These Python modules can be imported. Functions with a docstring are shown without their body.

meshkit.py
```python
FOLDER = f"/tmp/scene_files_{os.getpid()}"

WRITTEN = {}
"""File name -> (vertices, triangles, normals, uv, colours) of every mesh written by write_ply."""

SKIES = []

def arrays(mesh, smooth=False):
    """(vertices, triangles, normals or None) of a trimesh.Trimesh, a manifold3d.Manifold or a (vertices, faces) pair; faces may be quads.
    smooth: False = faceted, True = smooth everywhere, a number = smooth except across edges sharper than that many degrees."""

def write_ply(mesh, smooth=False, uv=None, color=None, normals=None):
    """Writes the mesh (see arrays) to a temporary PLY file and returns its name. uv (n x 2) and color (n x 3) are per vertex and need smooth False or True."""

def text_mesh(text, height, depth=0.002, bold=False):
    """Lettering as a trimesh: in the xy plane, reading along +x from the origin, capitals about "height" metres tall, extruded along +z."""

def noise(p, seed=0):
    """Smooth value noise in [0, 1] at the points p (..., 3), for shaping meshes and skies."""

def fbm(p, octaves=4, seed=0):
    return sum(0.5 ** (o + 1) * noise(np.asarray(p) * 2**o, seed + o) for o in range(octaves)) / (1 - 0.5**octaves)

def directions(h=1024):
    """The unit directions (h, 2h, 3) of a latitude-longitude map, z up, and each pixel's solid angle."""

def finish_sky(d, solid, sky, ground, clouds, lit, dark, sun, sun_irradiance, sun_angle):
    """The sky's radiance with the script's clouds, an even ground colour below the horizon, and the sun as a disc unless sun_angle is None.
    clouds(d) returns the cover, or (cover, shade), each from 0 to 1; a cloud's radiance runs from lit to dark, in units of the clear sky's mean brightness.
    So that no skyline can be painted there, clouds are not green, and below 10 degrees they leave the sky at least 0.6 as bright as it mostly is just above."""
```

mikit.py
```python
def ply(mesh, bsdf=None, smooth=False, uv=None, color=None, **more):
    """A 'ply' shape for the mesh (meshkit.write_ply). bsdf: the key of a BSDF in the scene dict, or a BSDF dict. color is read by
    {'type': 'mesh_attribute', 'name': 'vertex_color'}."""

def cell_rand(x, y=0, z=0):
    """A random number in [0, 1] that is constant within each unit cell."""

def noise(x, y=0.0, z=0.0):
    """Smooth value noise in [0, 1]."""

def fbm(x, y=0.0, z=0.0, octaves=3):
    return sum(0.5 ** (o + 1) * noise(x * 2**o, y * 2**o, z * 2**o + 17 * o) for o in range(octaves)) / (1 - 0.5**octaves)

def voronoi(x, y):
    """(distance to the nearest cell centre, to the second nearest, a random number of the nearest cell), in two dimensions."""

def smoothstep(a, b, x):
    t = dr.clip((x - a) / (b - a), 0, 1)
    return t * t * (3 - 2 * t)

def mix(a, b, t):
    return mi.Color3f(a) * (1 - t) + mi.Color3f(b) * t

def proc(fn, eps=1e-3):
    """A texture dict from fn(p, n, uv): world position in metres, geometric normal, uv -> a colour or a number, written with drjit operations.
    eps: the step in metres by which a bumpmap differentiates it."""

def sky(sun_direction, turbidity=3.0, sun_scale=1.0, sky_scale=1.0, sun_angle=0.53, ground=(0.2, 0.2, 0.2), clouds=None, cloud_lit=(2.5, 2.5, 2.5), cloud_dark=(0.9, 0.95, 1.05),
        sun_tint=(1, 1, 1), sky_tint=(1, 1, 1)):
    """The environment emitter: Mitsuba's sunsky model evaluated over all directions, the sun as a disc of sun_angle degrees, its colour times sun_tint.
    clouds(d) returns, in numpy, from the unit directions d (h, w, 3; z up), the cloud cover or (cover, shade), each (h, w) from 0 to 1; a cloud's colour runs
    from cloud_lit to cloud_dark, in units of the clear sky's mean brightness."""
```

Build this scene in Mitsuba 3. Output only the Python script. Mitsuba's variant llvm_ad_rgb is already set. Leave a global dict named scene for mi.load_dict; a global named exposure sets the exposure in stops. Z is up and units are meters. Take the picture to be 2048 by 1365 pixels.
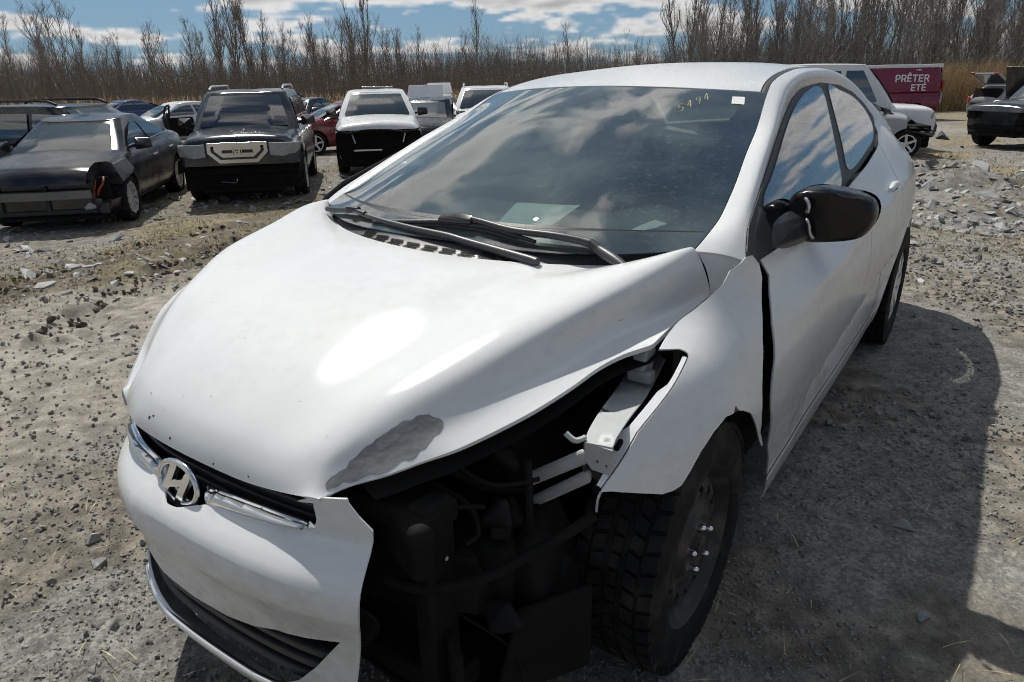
import math, random
import numpy as np, trimesh, mitsuba as mi, drjit as dr
import meshkit, mikit
from mikit import proc, noise, fbm, voronoi, cell_rand, smoothstep, mix
from scipy.spatial import Delaunay
from scipy.interpolate import PchipInterpolator, CubicSpline, RegularGridInterpolator
import shapely
from shapely.geometry import Polygon, LineString, Point, box as sbox
import manifold3d as m3

T = mi.ScalarTransform4f
scene, labels = {}, {}

# ---------------------------------------------------------------- camera, sky, sun, exposure
CAM = np.array([-0.56508157, -1.26594427, 1.40673291])
CR = np.array([0.5720961, -0.81996252, -0.01917092])
CU = np.array([0.30293334, 0.18952304, 0.93397666])
CF = np.array([0.76219252, 0.54013192, -0.35681938])
scene['camera'] = {'type': 'perspective', 'fov': math.degrees(2 * math.atan(1024 / 1385.85)), 'fov_axis': 'x', 'near_clip': 0.02, 'far_clip': 4000.0,
                   'to_world': T().look_at(origin=CAM.tolist(), target=(CAM + CF).tolist(), up=CU.tolist())}
SUN = (0.294, 0.509, 0.809)
exposure = 1.75


def cloud_cover(d):
    z = np.maximum(d[..., 2], 0.0)
    q = np.stack([d[..., 0] / (z + 0.16), d[..., 1] / (z + 0.16), np.zeros_like(z)], -1)
    a = meshkit.fbm(q * 2.7 + 0.7, 6, 5)
    b = meshkit.fbm(q * 8.3 + 10.57, 4, 11)
    v = a * 0.80 + b * 0.20
    cover = np.clip((v - 0.475) / 0.085, 0, 1)
    cover = cover * cover * (3 - 2 * cover)
    sun = np.array(SUN) / np.linalg.norm(SUN)
    away = np.clip((np.degrees(np.arccos(np.clip(d @ sun, -1, 1))) - 35) / 75, 0, 1)          # clouds towards the sun shine through, those opposite are duller
    shade = np.clip(np.clip((v - 0.55) / 0.15, 0, 1) * 0.45 + away * 0.75, 0, 1)
    return cover * 0.94, shade


scene['sky'] = mikit.sky(SUN, turbidity=3.0, sun_scale=1.0, sky_scale=0.50, clouds=cloud_cover, cloud_lit=(6.0, 5.9, 5.75), cloud_dark=(1.0, 1.0, 1.0), ground=(0.16, 0.155, 0.15), sun_tint=(0.86, 1.0, 1.20), sky_tint=(0.86, 1.03, 1.06))

# ---------------------------------------------------------------- helpers
def put(key, v, f, mat, n=None, smooth=None, color=None):
    """One entry of the scene from vertices and triangles; n: normals per vertex, or a smoothing angle."""
    v, f = np.asarray(v, float), np.asarray(f, int)
    if f.shape[1] == 4:
        f = np.vstack([f[:, [0, 1, 2]], f[:, [0, 2, 3]]])
    if n is not None:
        path = meshkit.write_ply((v, f), normals=n)
        scene[key] = {'type': 'ply', 'filename': path, 'face_normals': False, 'bsdf': {'type': 'ref', 'id': mat}}
    else:
        scene[key] = mikit.ply((v, f), mat, smooth=smooth if smooth is not None else False, color=color)
    return key


def putm(key, mesh, mat, smooth=False):
    if hasattr(mesh, 'to_mesh'):
        m = mesh.to_mesh(); mesh = (np.array(m.vert_properties[:, :3]), np.array(m.tri_verts))
    elif isinstance(mesh, trimesh.Trimesh):
        mesh = (np.array(mesh.vertices), np.array(mesh.faces))
    scene[key] = mikit.ply(mesh, mat, smooth=smooth)
    return key


def cat(*ms):
    vs, fs, o = [], [], 0
    for m in ms:
        if hasattr(m, 'to_mesh'):
            q = m.to_mesh(); m = (np.array(q.vert_properties[:, :3]), np.array(q.tri_verts))
        elif isinstance(m, trimesh.Trimesh):
            m = (np.array(m.vertices), np.array(m.faces))
        v, f = np.asarray(m[0]), np.asarray(m[1])
        if f.shape[1] == 4:
            f = np.vstack([f[:, [0, 1, 2]], f[:, [0, 2, 3]]])
        vs.append(v); fs.append(f + o); o += len(v)
    return np.vstack(vs), np.vstack(fs)


def label(key, text, category=None, group=None, kind=None):
    d = {}
    if text: d['label'] = text
    if category: d['category'] = category
    if group: d['group'] = group
    if kind: d['kind'] = kind
    labels[key] = d


_count = {}


def num(base):
    """base, base_001, base_002 ... : the next free key"""
    k = _count.get(base, 0)
    _count[base] = k + 1
    return base if k == 0 else f'{base}_{k:03d}'


def resample(pts, h=None, n=None, closed=False):
    pts = np.asarray(pts, float)
    if closed:
        pts = np.vstack([pts, pts[:1]])
    s = np.r_[0, np.cumsum(np.linalg.norm(np.diff(pts, axis=0), axis=1))]
    if n is None:
        n = max(2, int(round(s[-1] / h)) + 1)
    t = np.linspace(0, s[-1], n)
    out = np.stack([np.interp(t, s, pts[:, k]) for k in range(pts.shape[1])], -1)
    return out[:-1] if closed else out


def spline(pts, n=60, closed=False):
    """a smooth curve through the points"""
    pts = np.asarray(pts, float)
    if closed:
        pts = np.vstack([pts, pts[:1]])
    s = np.r_[0, np.cumsum(np.sqrt(np.linalg.norm(np.diff(pts, axis=0), axis=1)))]
    c = CubicSpline(s, pts, bc_type='periodic') if closed else PchipInterpolator(s, pts)
    t = np.linspace(0, s[-1], n)
    out = c(t)
    out = resample(out, n=n, closed=False)
    return out[:-1] if closed else out


def ring_pts(poly, h):
    out = []
    for r in [poly.exterior, *poly.interiors]:
        c = np.array(r.coords)[:-1]
        n = max(3, int(r.length / h))
        d = np.linspace(0, r.length, n, endpoint=False)
        even = np.array([r.interpolate(x).coords[0] for x in d])
        out.append(np.vstack([c, even]) if len(c) < 400 else even)
    return out


def flat_mesh(poly, h):
    """triangles filling the polygon: (points, triangles)"""
    poly = poly.buffer(0)
    if poly.geom_type != 'Polygon':
        parts = [flat_mesh(g, h) for g in poly.geoms]
        return cat(*[(np.c_[p, np.zeros(len(p))], f) for p, f in parts])[0][:, :2], cat(*[(np.c_[p, np.zeros(len(p))], f) for p, f in parts])[1]
    b = np.vstack(ring_pts(poly, h))
    b = np.unique(np.round(b, 6), axis=0)
    x0, y0, x1, y1 = poly.bounds
    gx, gy = np.meshgrid(np.arange(x0, x1, h), np.arange(y0, y1, h))
    gx = gx + (np.arange(gx.shape[0]) % 2)[:, None] * h * 0.5
    g = np.c_[gx.ravel(), gy.ravel()]
    inner = poly.buffer(-0.45 * h)
    if not inner.is_empty:
        g = g[shapely.contains_xy(inner, g[:, 0], g[:, 1])]
        b = np.vstack([b, g])
    tri = Delaunay(b).simplices
    c = b[tri].mean(1)
    e1, e2 = b[tri[:, 1]] - b[tri[:, 0]], b[tri[:, 2]] - b[tri[:, 0]]
    ar = np.abs(e1[:, 0] * e2[:, 1] - e1[:, 1] * e2[:, 0])
    tri = tri[shapely.contains_xy(poly, c[:, 0], c[:, 1]) & (ar > 1e-10)]
    e1, e2 = b[tri[:, 1]] - b[tri[:, 0]], b[tri[:, 2]] - b[tri[:, 0]]
    d = e1[:, 0] * e2[:, 1] - e1[:, 1] * e2[:, 0]
    tri[d < 0] = tri[d < 0][:, ::-1]
    return b, tri


def fn_normals(fn, p, e=0.004):
    a = fn(p + [e, 0]) - fn(p - [e, 0]); b = fn(p + [0, e]) - fn(p - [0, e])
    n = np.cross(a, b)
    return n / (np.linalg.norm(n, axis=1, keepdims=True) + 1e-12)


def shell(V, N, F, t):
    """outer sheet + hemmed edge + inner sheet: a metal panel of thickness t"""
    e = np.vstack([F[:, [0, 1]], F[:, [1, 2]], F[:, [2, 0]]])
    key = np.sort(e, axis=1)
    _, idx, cnt = np.unique(key, axis=0, return_index=True, return_counts=True)
    be = e[idx[cnt == 1]]
    n = len(V)
    VI = V - N * t
    rv = np.vstack([V[be[:, 0]], V[be[:, 1]], VI[be[:, 1]], VI[be[:, 0]]])
    k = len(be)
    i = np.arange(k)
    rf = np.vstack([np.c_[i + k, i, i + 2 * k], np.c_[i, i + 3 * k, i + 2 * k]])
    tn = np.cross(V[be[:, 1]] - V[be[:, 0]], N[be[:, 0]])
    tn /= np.linalg.norm(tn, axis=1, keepdims=True) + 1e-12
    rn = np.vstack([tn * .75 + N[be[:, 0]] * .65, tn * .75 + N[be[:, 1]] * .65, tn, tn])
    rn /= np.linalg.norm(rn, axis=1, keepdims=True)
    return np.vstack([V, VI, rv]), np.vstack([F, F[:, ::-1] + n, rf + 2 * n]), np.vstack([N, -N, rn])


def panel(key, poly, fn, mat, h=0.03, t=0.006, flip=False, off=0.0, e=.004):
    """a curved panel: the polygon in a 2D parameter plane, mapped to space by fn"""
    p, f = flat_mesh(poly if isinstance(poly, shapely.Geometry) else Polygon(poly), h)
    V, N = fn(p), fn_normals(fn, p, e)
    if flip:
        N = -N
    fn_ = np.cross(V[f[:, 1]] - V[f[:, 0]], V[f[:, 2]] - V[f[:, 0]])
    if (np.sum(fn_ * N[f[:, 0]], 1) < 0).mean() > .5:
        f = f[:, ::-1]
    V = V + N * off
    if t:
        V, f, N = shell(V, N, f, t)
    return put(key, V, f, mat, n=N)


def loft(curves, nu=60, nv=40, lin=False):
    """grid surface across a list of curves (each resampled to nu points): (grid (nv, nu, 3))"""
    C = np.stack([resample(spline(c, 4 * nu), n=nu) if len(c) > 2 else resample(c, n=nu) for c in curves])
    s = np.r_[0, np.cumsum(np.linalg.norm(np.diff(C, axis=0), axis=2).mean(1))]
    t = np.linspace(0, s[-1], nv)
    return (PchipInterpolator(s, C, axis=0) if lin else CubicSpline(s, C, axis=0, bc_type='natural'))(t)


def grid_mesh(G):
    nv, nu = G.shape[:2]
    i = np.arange(nv * nu).reshape(nv, nu)
    q = np.stack([i[:-1, :-1], i[:-1, 1:], i[1:, 1:], i[1:, :-1]], -1).reshape(-1, 4)
    f = np.vstack([q[:, [0, 1, 2]], q[:, [0, 2, 3]]])
    du, dv = np.gradient(G, axis=1), np.gradient(G, axis=0)
    n = np.cross(du, dv).reshape(-1, 3)
    n /= np.linalg.norm(n, axis=1, keepdims=True) + 1e-12
    return G.reshape(-1, 3), n, f


def sheet(key, G, mat, t=0.006, up=(0, 0, 1)):
    V, N, f = grid_mesh(G)
    if (N @ np.asarray(up, float)).mean() < 0:
        N = -N
    g = np.cross(V[f[:, 1]] - V[f[:, 0]], V[f[:, 2]] - V[f[:, 0]])
    if np.sum(g * N[f[:, 0]]) < 0:
        f = f[:, ::-1]
    if t:
        V, f, N = shell(V, N, f, t)
    return put(key, V, f, mat, n=N)


def sheet_mesh(G):
    v, n, f = grid_mesh(np.asarray(G))
    return v, f


def tube(pts, r, sides=8, cap=True):
    p = np.asarray(pts, float)
    r = np.broadcast_to(np.asarray(r, float), (len(p),))
    t = np.gradient(p, axis=0)
    t /= np.linalg.norm(t, axis=1, keepdims=True) + 1e-12
    a = np.cross(t, [0, 0, 1.0]); bad = np.linalg.norm(a, axis=1) < .05
    a[bad] = np.cross(t[bad], [1.0, 0, 0])
    a /= np.linalg.norm(a, axis=1, keepdims=True)
    for i in range(1, len(p)):
        q = a[i - 1] - t[i] * (a[i - 1] @ t[i]); a[i] = q / (np.linalg.norm(q) + 1e-12)
    b = np.cross(t, a)
    g = np.arange(sides) * 2 * np.pi / sides
    V = p[:, None] + r[:, None, None] * (np.cos(g)[None, :, None] * a[:, None] + np.sin(g)[None, :, None] * b[:, None])
    i, j = np.meshgrid(np.arange(len(p) - 1), np.arange(sides), indexing='ij')
    q = np.stack([i * sides + j, i * sides + (j + 1) % sides, (i + 1) * sides + (j + 1) % sides, (i + 1) * sides + j], -1).reshape(-1, 4)
    V = V.reshape(-1, 3)
    F = np.vstack([q[:, [0, 2, 1]], q[:, [0, 3, 2]]])
    if cap:
        n = len(V)
        V = np.vstack([V, p[:1], p[-1:]])
        k = np.arange(sides)
        F = np.vstack([F, np.c_[k * 0 + n, k, (k + 1) % sides], np.c_[k * 0 + n + 1, (k + 1) % sides + n - sides, k + n - sides]])
    return V, F


def boxm(c, s, R=None, r=0.0):
    """box with optional rounded edges, centre c, full size s"""
    s = np.asarray(s, float)
    if r > 0:
        b = [m3.Manifold.sphere(r, 12).translate(((s / 2 - r) * [i, j, k]).tolist()) for i in (-1, 1) for j in (-1, 1) for k in (-1, 1)]
        m = m3.Manifold.batch_hull(b)
        q = m.to_mesh(); v, f = np.array(q.vert_properties[:, :3]), np.array(q.tri_verts)
    else:
        b = trimesh.creation.box(s); v, f = np.array(b.vertices), np.array(b.faces)
    if R is not None:
        v = v @ np.asarray(R).T
    return v + np.asarray(c), f


def rot(ax, deg):
    a = math.radians(deg); c, s = math.cos(a), math.sin(a)
    return {'x': np.array([[1, 0, 0], [0, c, -s], [0, s, c]]), 'y': np.array([[c, 0, s], [0, 1, 0], [-s, 0, c]]), 'z': np.array([[c, -s, 0], [s, c, 0], [0, 0, 1]])}[ax]


def hull(pts, radii=None):
    if radii is None:
        m = m3.Manifold.hull_points([list(map(float, p)) for p in pts])
    else:
        m = m3.Manifold.batch_hull([m3.Manifold.sphere(float(r), 14).translate([float(x) for x in p]) for p, r in zip(pts, np.broadcast_to(radii, (len(pts),)))])
    q = m.to_mesh()
    return np.array(q.vert_properties[:, :3]), np.array(q.tri_verts)


def revolve(profile, n=64):
    """profile (r, a) round the y axis: (vertices, faces)"""
    p = np.asarray(profile, float); g = np.arange(n) * 2 * np.pi / n
    V = np.stack([p[:, 0, None] * np.cos(g), np.broadcast_to(p[:, 1, None], (len(p), n)), p[:, 0, None] * np.sin(g)], -1).reshape(-1, 3)
    i, j = np.meshgrid(np.arange(len(p) - 1), np.arange(n), indexing='ij')
    q = np.stack([i * n + j, (i + 1) * n + j, (i + 1) * n + (j + 1) % n, i * n + (j + 1) % n], -1).reshape(-1, 4)
    return V, np.vstack([q[:, [0, 1, 2]], q[:, [0, 2, 3]]])

# ---------------------------------------------------------------- surfaces of the white sedan (x to the rear, y to its right, z up, metres)
MID = .04                                                                 # the car's middle plane
_ST = {0.35: [(.18, .66), (.30, .70), (.42, .72), (.52, .725), (.60, .715), (.66, .70), (.71, .66), (.75, .58)],
       0.60: [(.18, .77), (.30, .80), (.42, .82), (.54, .825), (.65, .81), (.73, .775), (.79, .72), (.815, .63)],
       0.85: [(.18, .825), (.30, .85), (.45, .858), (.58, .868), (.70, .86), (.78, .83), (.84, .77), (.87, .69)],
       1.15: [(.18, .825), (.30, .85), (.45, .86), (.58, .872), (.70, .87), (.79, .845), (.88, .80), (.97, .765)],
       1.60: [(.18, .825), (.30, .85), (.45, .862), (.58, .876), (.70, .882), (.80, .862), (.88, .815), (.98, .765)],
       2.20: [(.18, .825), (.30, .85), (.45, .864), (.58, .880), (.71, .887), (.81, .866), (.90, .815), (1.01, .755)],
       2.80: [(.18, .825), (.30, .85), (.45, .864), (.58, .880), (.72, .887), (.82, .866), (.92, .812), (1.04, .742)],
       3.30: [(.18, .815), (.30, .85), (.45, .87), (.60, .885), (.75, .888), (.86, .862), (.96, .80), (1.10, .70)],
       3.60: [(.18, .77), (.30, .83), (.45, .865), (.60, .88), (.75, .882), (.88, .855), (1.04, .77), (1.16, .65)],
       4.00: [(.22, .72), (.33, .79), (.48, .83), (.62, .85), (.76, .85), (.88, .825), (.98, .765), (1.06, .68)],
       4.30: [(.24, .64), (.33, .72), (.48, .77), (.62, .79), (.76, .79), (.88, .765), (.96, .70), (1.02, .60)],
       4.50: [(.26, .50), (.33, .58), (.48, .64), (.62, .66), (.76, .66), (.86, .63), (.92, .58), (.97, .50)]}
_sx = np.array(list(_ST)); _sa = np.array([_ST[k] for k in _ST])
_gx, _gz = np.arange(.30, 4.55, .02), np.arange(.12, 1.30, .005)
_ctl = PchipInterpolator(_sx, _sa, axis=0)(np.clip(_gx, .35, 4.5))


def _row(c):
    p = PchipInterpolator(c[:, 0], c[:, 1])
    z = np.clip(_gz, c[0, 0], c[-1, 0])
    s0, s1 = p.derivative()(c[0, 0]), p.derivative()(c[-1, 0])
    return p(z) + (_gz - z) * np.where(_gz < c[0, 0], s0, s1)


_tab = np.stack([_row(c) for c in _ctl])
_X, _Z = np.meshgrid(_gx, _gz, indexing='ij')
_in = lambda x, a, b, w: 1 / (1 + np.exp(-(x - a) / w)) * 1 / (1 + np.exp((x - b) / w))
_zc = .775 + .045 * (_X - 1.2)                                            # upper crease, rising to the tail lamp
_tab += .010 * np.exp(-np.abs(_Z - _zc) / .035) * _in(_X, 1.25, 3.9, .12)
_zl = .40 + .16 * np.clip((_X - 1.5) / 1.6, 0, 1.2)                        # lower hollow of the doors, its sharp upper edge rising to the rear
_d = _zl - _Z
_tab -= .030 * np.clip(_d / .015, 0, 1) * np.exp(-np.clip(_d, 0, 1) / .075) * _in(_X, 1.65, 3.1, .06)
for _cx in (.85, 3.55):                                                    # the arches' flares
    _r = np.hypot(_X - _cx, _Z - .31)
    _tab += .012 * np.exp(-((_r - .36) / .05) ** 2) * (_Z > .2)
SIDE = RegularGridInterpolator((_gx, _gz), _tab, bounds_error=False, fill_value=None)


def side_y(x, z):
    return SIDE(np.stack([x, z], -1))


def side_L(p):
    return np.stack([p[:, 0], -side_y(p[:, 0], p[:, 1]), p[:, 1]], -1)


def side_R(p):
    return side_L(p) * [1, -1, 1] + [0, 2 * MID, .02]


def green_y(z, x=None):
    d = z - .93
    return .775 - .47 * d - .25 * np.clip(d, 0, 1) ** 2


def green_L(p):
    return np.stack([p[:, 0], -green_y(p[:, 1]), p[:, 1]], -1)


def green_R(p):
    return green_L(p) * [1, -1, 1] + [0, 2 * MID, .02]

# ---------------------------------------------------------------- materials (each defined once)
def rgb(*c):
    return {'type': 'rgb', 'value': list(c if len(c) == 3 else c * 3)}


def principled(key, color, rough=.5, metallic=0.0, coat=0.0, spec=.5, gloss=.96, bump=None, two=True, **more):
    b = {'type': 'principled', 'base_color': color if isinstance(color, dict) else rgb(*color), 'roughness': rough, 'metallic': metallic, 'specular': spec,
         'clearcoat': coat, 'clearcoat_gloss': gloss, **more}
    if bump:
        b = {'type': 'bumpmap', 'arbitrary': bump[0], 'scale': bump[1], 'bsdf': b}
    scene[key] = {'type': 'twosided', 'bsdf': b} if two else b


def paint_fn(base, dust, amount, low=.75, chips=0.0):
    def fn(p, n, uv):
        f = fbm(p.x * 3.1 + 5, p.y * 3.1, p.z * 3.1, 4)
        g = fbm(p.x * 38, p.y * 38, p.z * 38, 3)
        up = dr.abs(n.z)
        side = 1 - smoothstep(.25, .75, up)
        d = amount * (.35 + .9 * smoothstep(low, .15, p.z)) * side * smoothstep(.25, .8, f * .6 + g * .4) + .16 * smoothstep(.5, .8, f * .5 + g * .5) * amount
        sp = smoothstep(.82, .88, noise(p.x * 130, p.y * 130, p.z * 130)) * smoothstep(.55, .8, noise(p.x * 9 + 3, p.y * 9, p.z * 9))
        d = dr.clip(d + .25 * amount * sp, 0, .9)
        c = mix(base, dust, d)
        return c
    return proc(fn)


def coated(key, color, alpha=.05, ior=1.5):
    """paint under clear lacquer"""
    scene[key] = {'type': 'twosided', 'bsdf': {'type': 'roughplastic', 'diffuse_reflectance': color if isinstance(color, dict) else rgb(*color), 'alpha': alpha, 'int_ior': ior, 'nonlinear': False}}


coated('mat_white_paint', paint_fn((.72, .735, .74), (.30, .265, .22), .55), .065)
principled('mat_ecoat', paint_fn((.40, .42, .42), (.18, .165, .145), .7), .5, coat=.3)
principled('mat_primer', proc(lambda p, n, uv: mix((.16, .168, .175), (.23, .235, .235), fbm(p.x * 40, p.y * 40, p.z * 40, 4))), .6, bump=(proc(lambda p, n, uv: fbm(p.x * 60, p.y * 60, p.z * 60, 3)), .0015))
principled('mat_black_plastic', (.022, .022, .024), .38)
principled('mat_cowl_plastic', (.045, .046, .05), .42)
principled('mat_black_gloss', (.006, .006, .007), .10, coat=1.0)
principled('mat_mirror_black', (.006, .006, .007), .22, spec=.35)
principled('mat_dark', proc(lambda p, n, uv: mix((.006, .006, .007), (.018, .017, .015), fbm(p.x * 9, p.y * 9, p.z * 9, 3))), .8, spec=.12)
principled('mat_dark_grey', (.035, .037, .04), .55)
principled('mat_rubber', proc(lambda p, n, uv: mix((.010, .010, .011), (.04, .037, .032), smoothstep(.45, .8, fbm(p.x * 14, p.y * 14, p.z * 14, 3)) * .7)), .75, spec=.2)
principled('mat_chrome', (.78, .79, .80), .09, metallic=1.0)
principled('mat_dull_chrome', (.60, .60, .60), .22, metallic=1.0)
principled('mat_alloy', proc(lambda p, n, uv: mix((.66, .67, .68), (.30, .28, .25), smoothstep(.5, .75, fbm(p.x * 12, p.y * 12, p.z * 12, 3)) * .7)), .35, metallic=.55, coat=.4)
principled('mat_steel_wheel', proc(lambda p, n, uv: mix((.026, .026, .027), (.075, .064, .052), smoothstep(.45, .8, fbm(p.x * 20, p.y * 20, p.z * 20, 3)))), .55, metallic=.2)
principled('mat_rust', proc(lambda p, n, uv: mix((.12, .04, .015), (.25, .11, .04), noise(p.x * 160, p.y * 160, p.z * 160))), .85)
principled('mat_paper', (.80, .80, .78), .8, spec=.1)
principled('mat_headliner', (.34, .33, .31), .9, spec=.1)
principled('mat_cloth', proc(lambda p, n, uv: mix((.055, .056, .06), (.085, .086, .09), noise(p.x * 240, p.y * 240, p.z * 240))), .9, spec=.1)
principled('mat_dash', (.035, .036, .038), .6, spec=.3)
principled('mat_yellow_ink', (.42, .41, .24), .6)
scene['mat_dust_film'] = {'type': 'mask', 'opacity': proc(lambda p, n, uv: .036 + .10 * smoothstep(.3, .8, fbm(p.x * 5, p.y * 5, p.z * 5, 4)) + .05 * smoothstep(.62, .8, noise(p.x * 160, p.y * 160, p.z * 160))), 'bsdf': {'type': 'twosided', 'bsdf': {'type': 'diffuse', 'reflectance': rgb(.50, .60, .58)}}}
principled('mat_red_lens', (.45, .03, .03), .15, coat=1.0)
principled('mat_lamp_lens', (.42, .43, .44), .12, coat=1.0)
scene['mat_glass'] = {'type': 'thindielectric', 'int_ior': 2.1, 'specular_transmittance': rgb(.44, .54, .52)}
scene['mat_side_glass'] = {'type': 'thindielectric', 'int_ior': 1.6, 'specular_transmittance': rgb(.36, .41, .40)}

# ---------------------------------------------------------------- the white sedan in front
H = 'white_sedan'
label(H, 'white sedan filling the foreground with torn front bumper, missing headlight and loose front fender', 'car')
mir = lambda a: np.asarray(a, float) * [1, -1, 1] + [0, 2 * MID, 0]

# windscreen surface and roof
WS_L = np.array([(1.11, -.648, .985), (1.177, -.653, 1.007), (1.26, -.652, 1.031), (1.401, -.638, 1.086), (1.625, -.602, 1.176), (1.783, -.578, 1.235), (2.008, -.537, 1.337)])
WS_M = np.array([(.975, -.40, .972), (1.18, -.372, 1.078), (1.40, -.345, 1.173), (1.66, -.315, 1.275), (1.893, -.29, 1.355)])
WS_C = np.array([(.935, MID, .968), (1.16, MID, 1.083), (1.39, MID, 1.185), (1.62, MID, 1.282), (1.85, MID, 1.366)])
WSG = loft([WS_L, WS_M, WS_C, mir(WS_M), mir(WS_L)], 80, 121)
_wsu, _wsv = np.linspace(0, 1, 80), np.linspace(0, 1, 121)
_WS = RegularGridInterpolator((_wsv, _wsu), WSG, bounds_error=False, fill_value=None)


def ws(p):
    """(across 0 left to 1 right, up 0 bottom to 1 top) to the windscreen's surface"""
    return _WS(np.asarray(p, float))


from scipy.interpolate import LinearNDInterpolator, NearestNDInterpolator


def height_of(G):
    """z over (x, y) of a grid surface, the nearest value beyond its edge"""
    q = G.reshape(-1, 3)
    a, b = LinearNDInterpolator(q[:, :2], q[:, 2]), NearestNDInterpolator(q[:, :2], q[:, 2])

    def f(x, y):
        z = a(x, y)
        return np.where(np.isfinite(z), z, b(x, y))
    return f


_wsz = height_of(WSG)


def ws_z(x, y):
    return float(_wsz(x, y))


V, N, F = grid_mesh(WSG)
put(H + '__windscreen', V, F, 'mat_glass', n=-N if N[:, 2].mean() < 0 else N)
put(H + '__windscreen__dust_film', V + (-N if N[:, 2].mean() < 0 else N) * .0012, F, 'mat_dust_film', n=-N if N[:, 2].mean() < 0 else N)
full = Polygon([(0, 0), (1, 0), (1, 1), (0, 1)])
clear = Polygon(spline([(.075, .20), (.10, .13), (.18, .085), (.5, .07), (.82, .085), (.90, .13), (.925, .20), (.935, .6), (.94, .90), (.92, .945), (.5, .955), (.08, .945), (.06, .90), (.065, .6)], 120, closed=True))
panel(H + '__frit_band', full.difference(clear), ws, 'mat_black_gloss', h=.02, t=.002, off=-.006 if fn_normals(ws, np.array([[.5, .5]]))[0, 2] > 0 else .006)

DITCH = np.array([(2.008, -.537, 1.337), (2.12, -.518, 1.368), (2.35, -.498, 1.399), (2.62, -.484, 1.415), (2.9, -.48, 1.417), (3.2, -.49, 1.395)])
roofM = np.array([(1.893, -.29, 1.358), (2.1, -.28, 1.396), (2.4, -.27, 1.425), (2.7, -.27, 1.439), (2.95, -.27, 1.440), (3.2, -.28, 1.425)])
roofC = np.array([(1.85, MID, 1.368), (2.1, MID, 1.405), (2.4, MID, 1.435), (2.7, MID, 1.450), (2.95, MID, 1.451), (3.2, MID, 1.438)])
dr_in = DITCH + [0, .022, .004]
RG = loft([dr_in, roofM, roofC, mir(roofM), mir(dr_in)], 60, 61)
sheet(H + '__roof', RG, 'mat_white_paint', t=.008)
HL = RG - [0, 0, .022]
sheet(H + '__headliner', HL, 'mat_headliner', t=.004)
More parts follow.
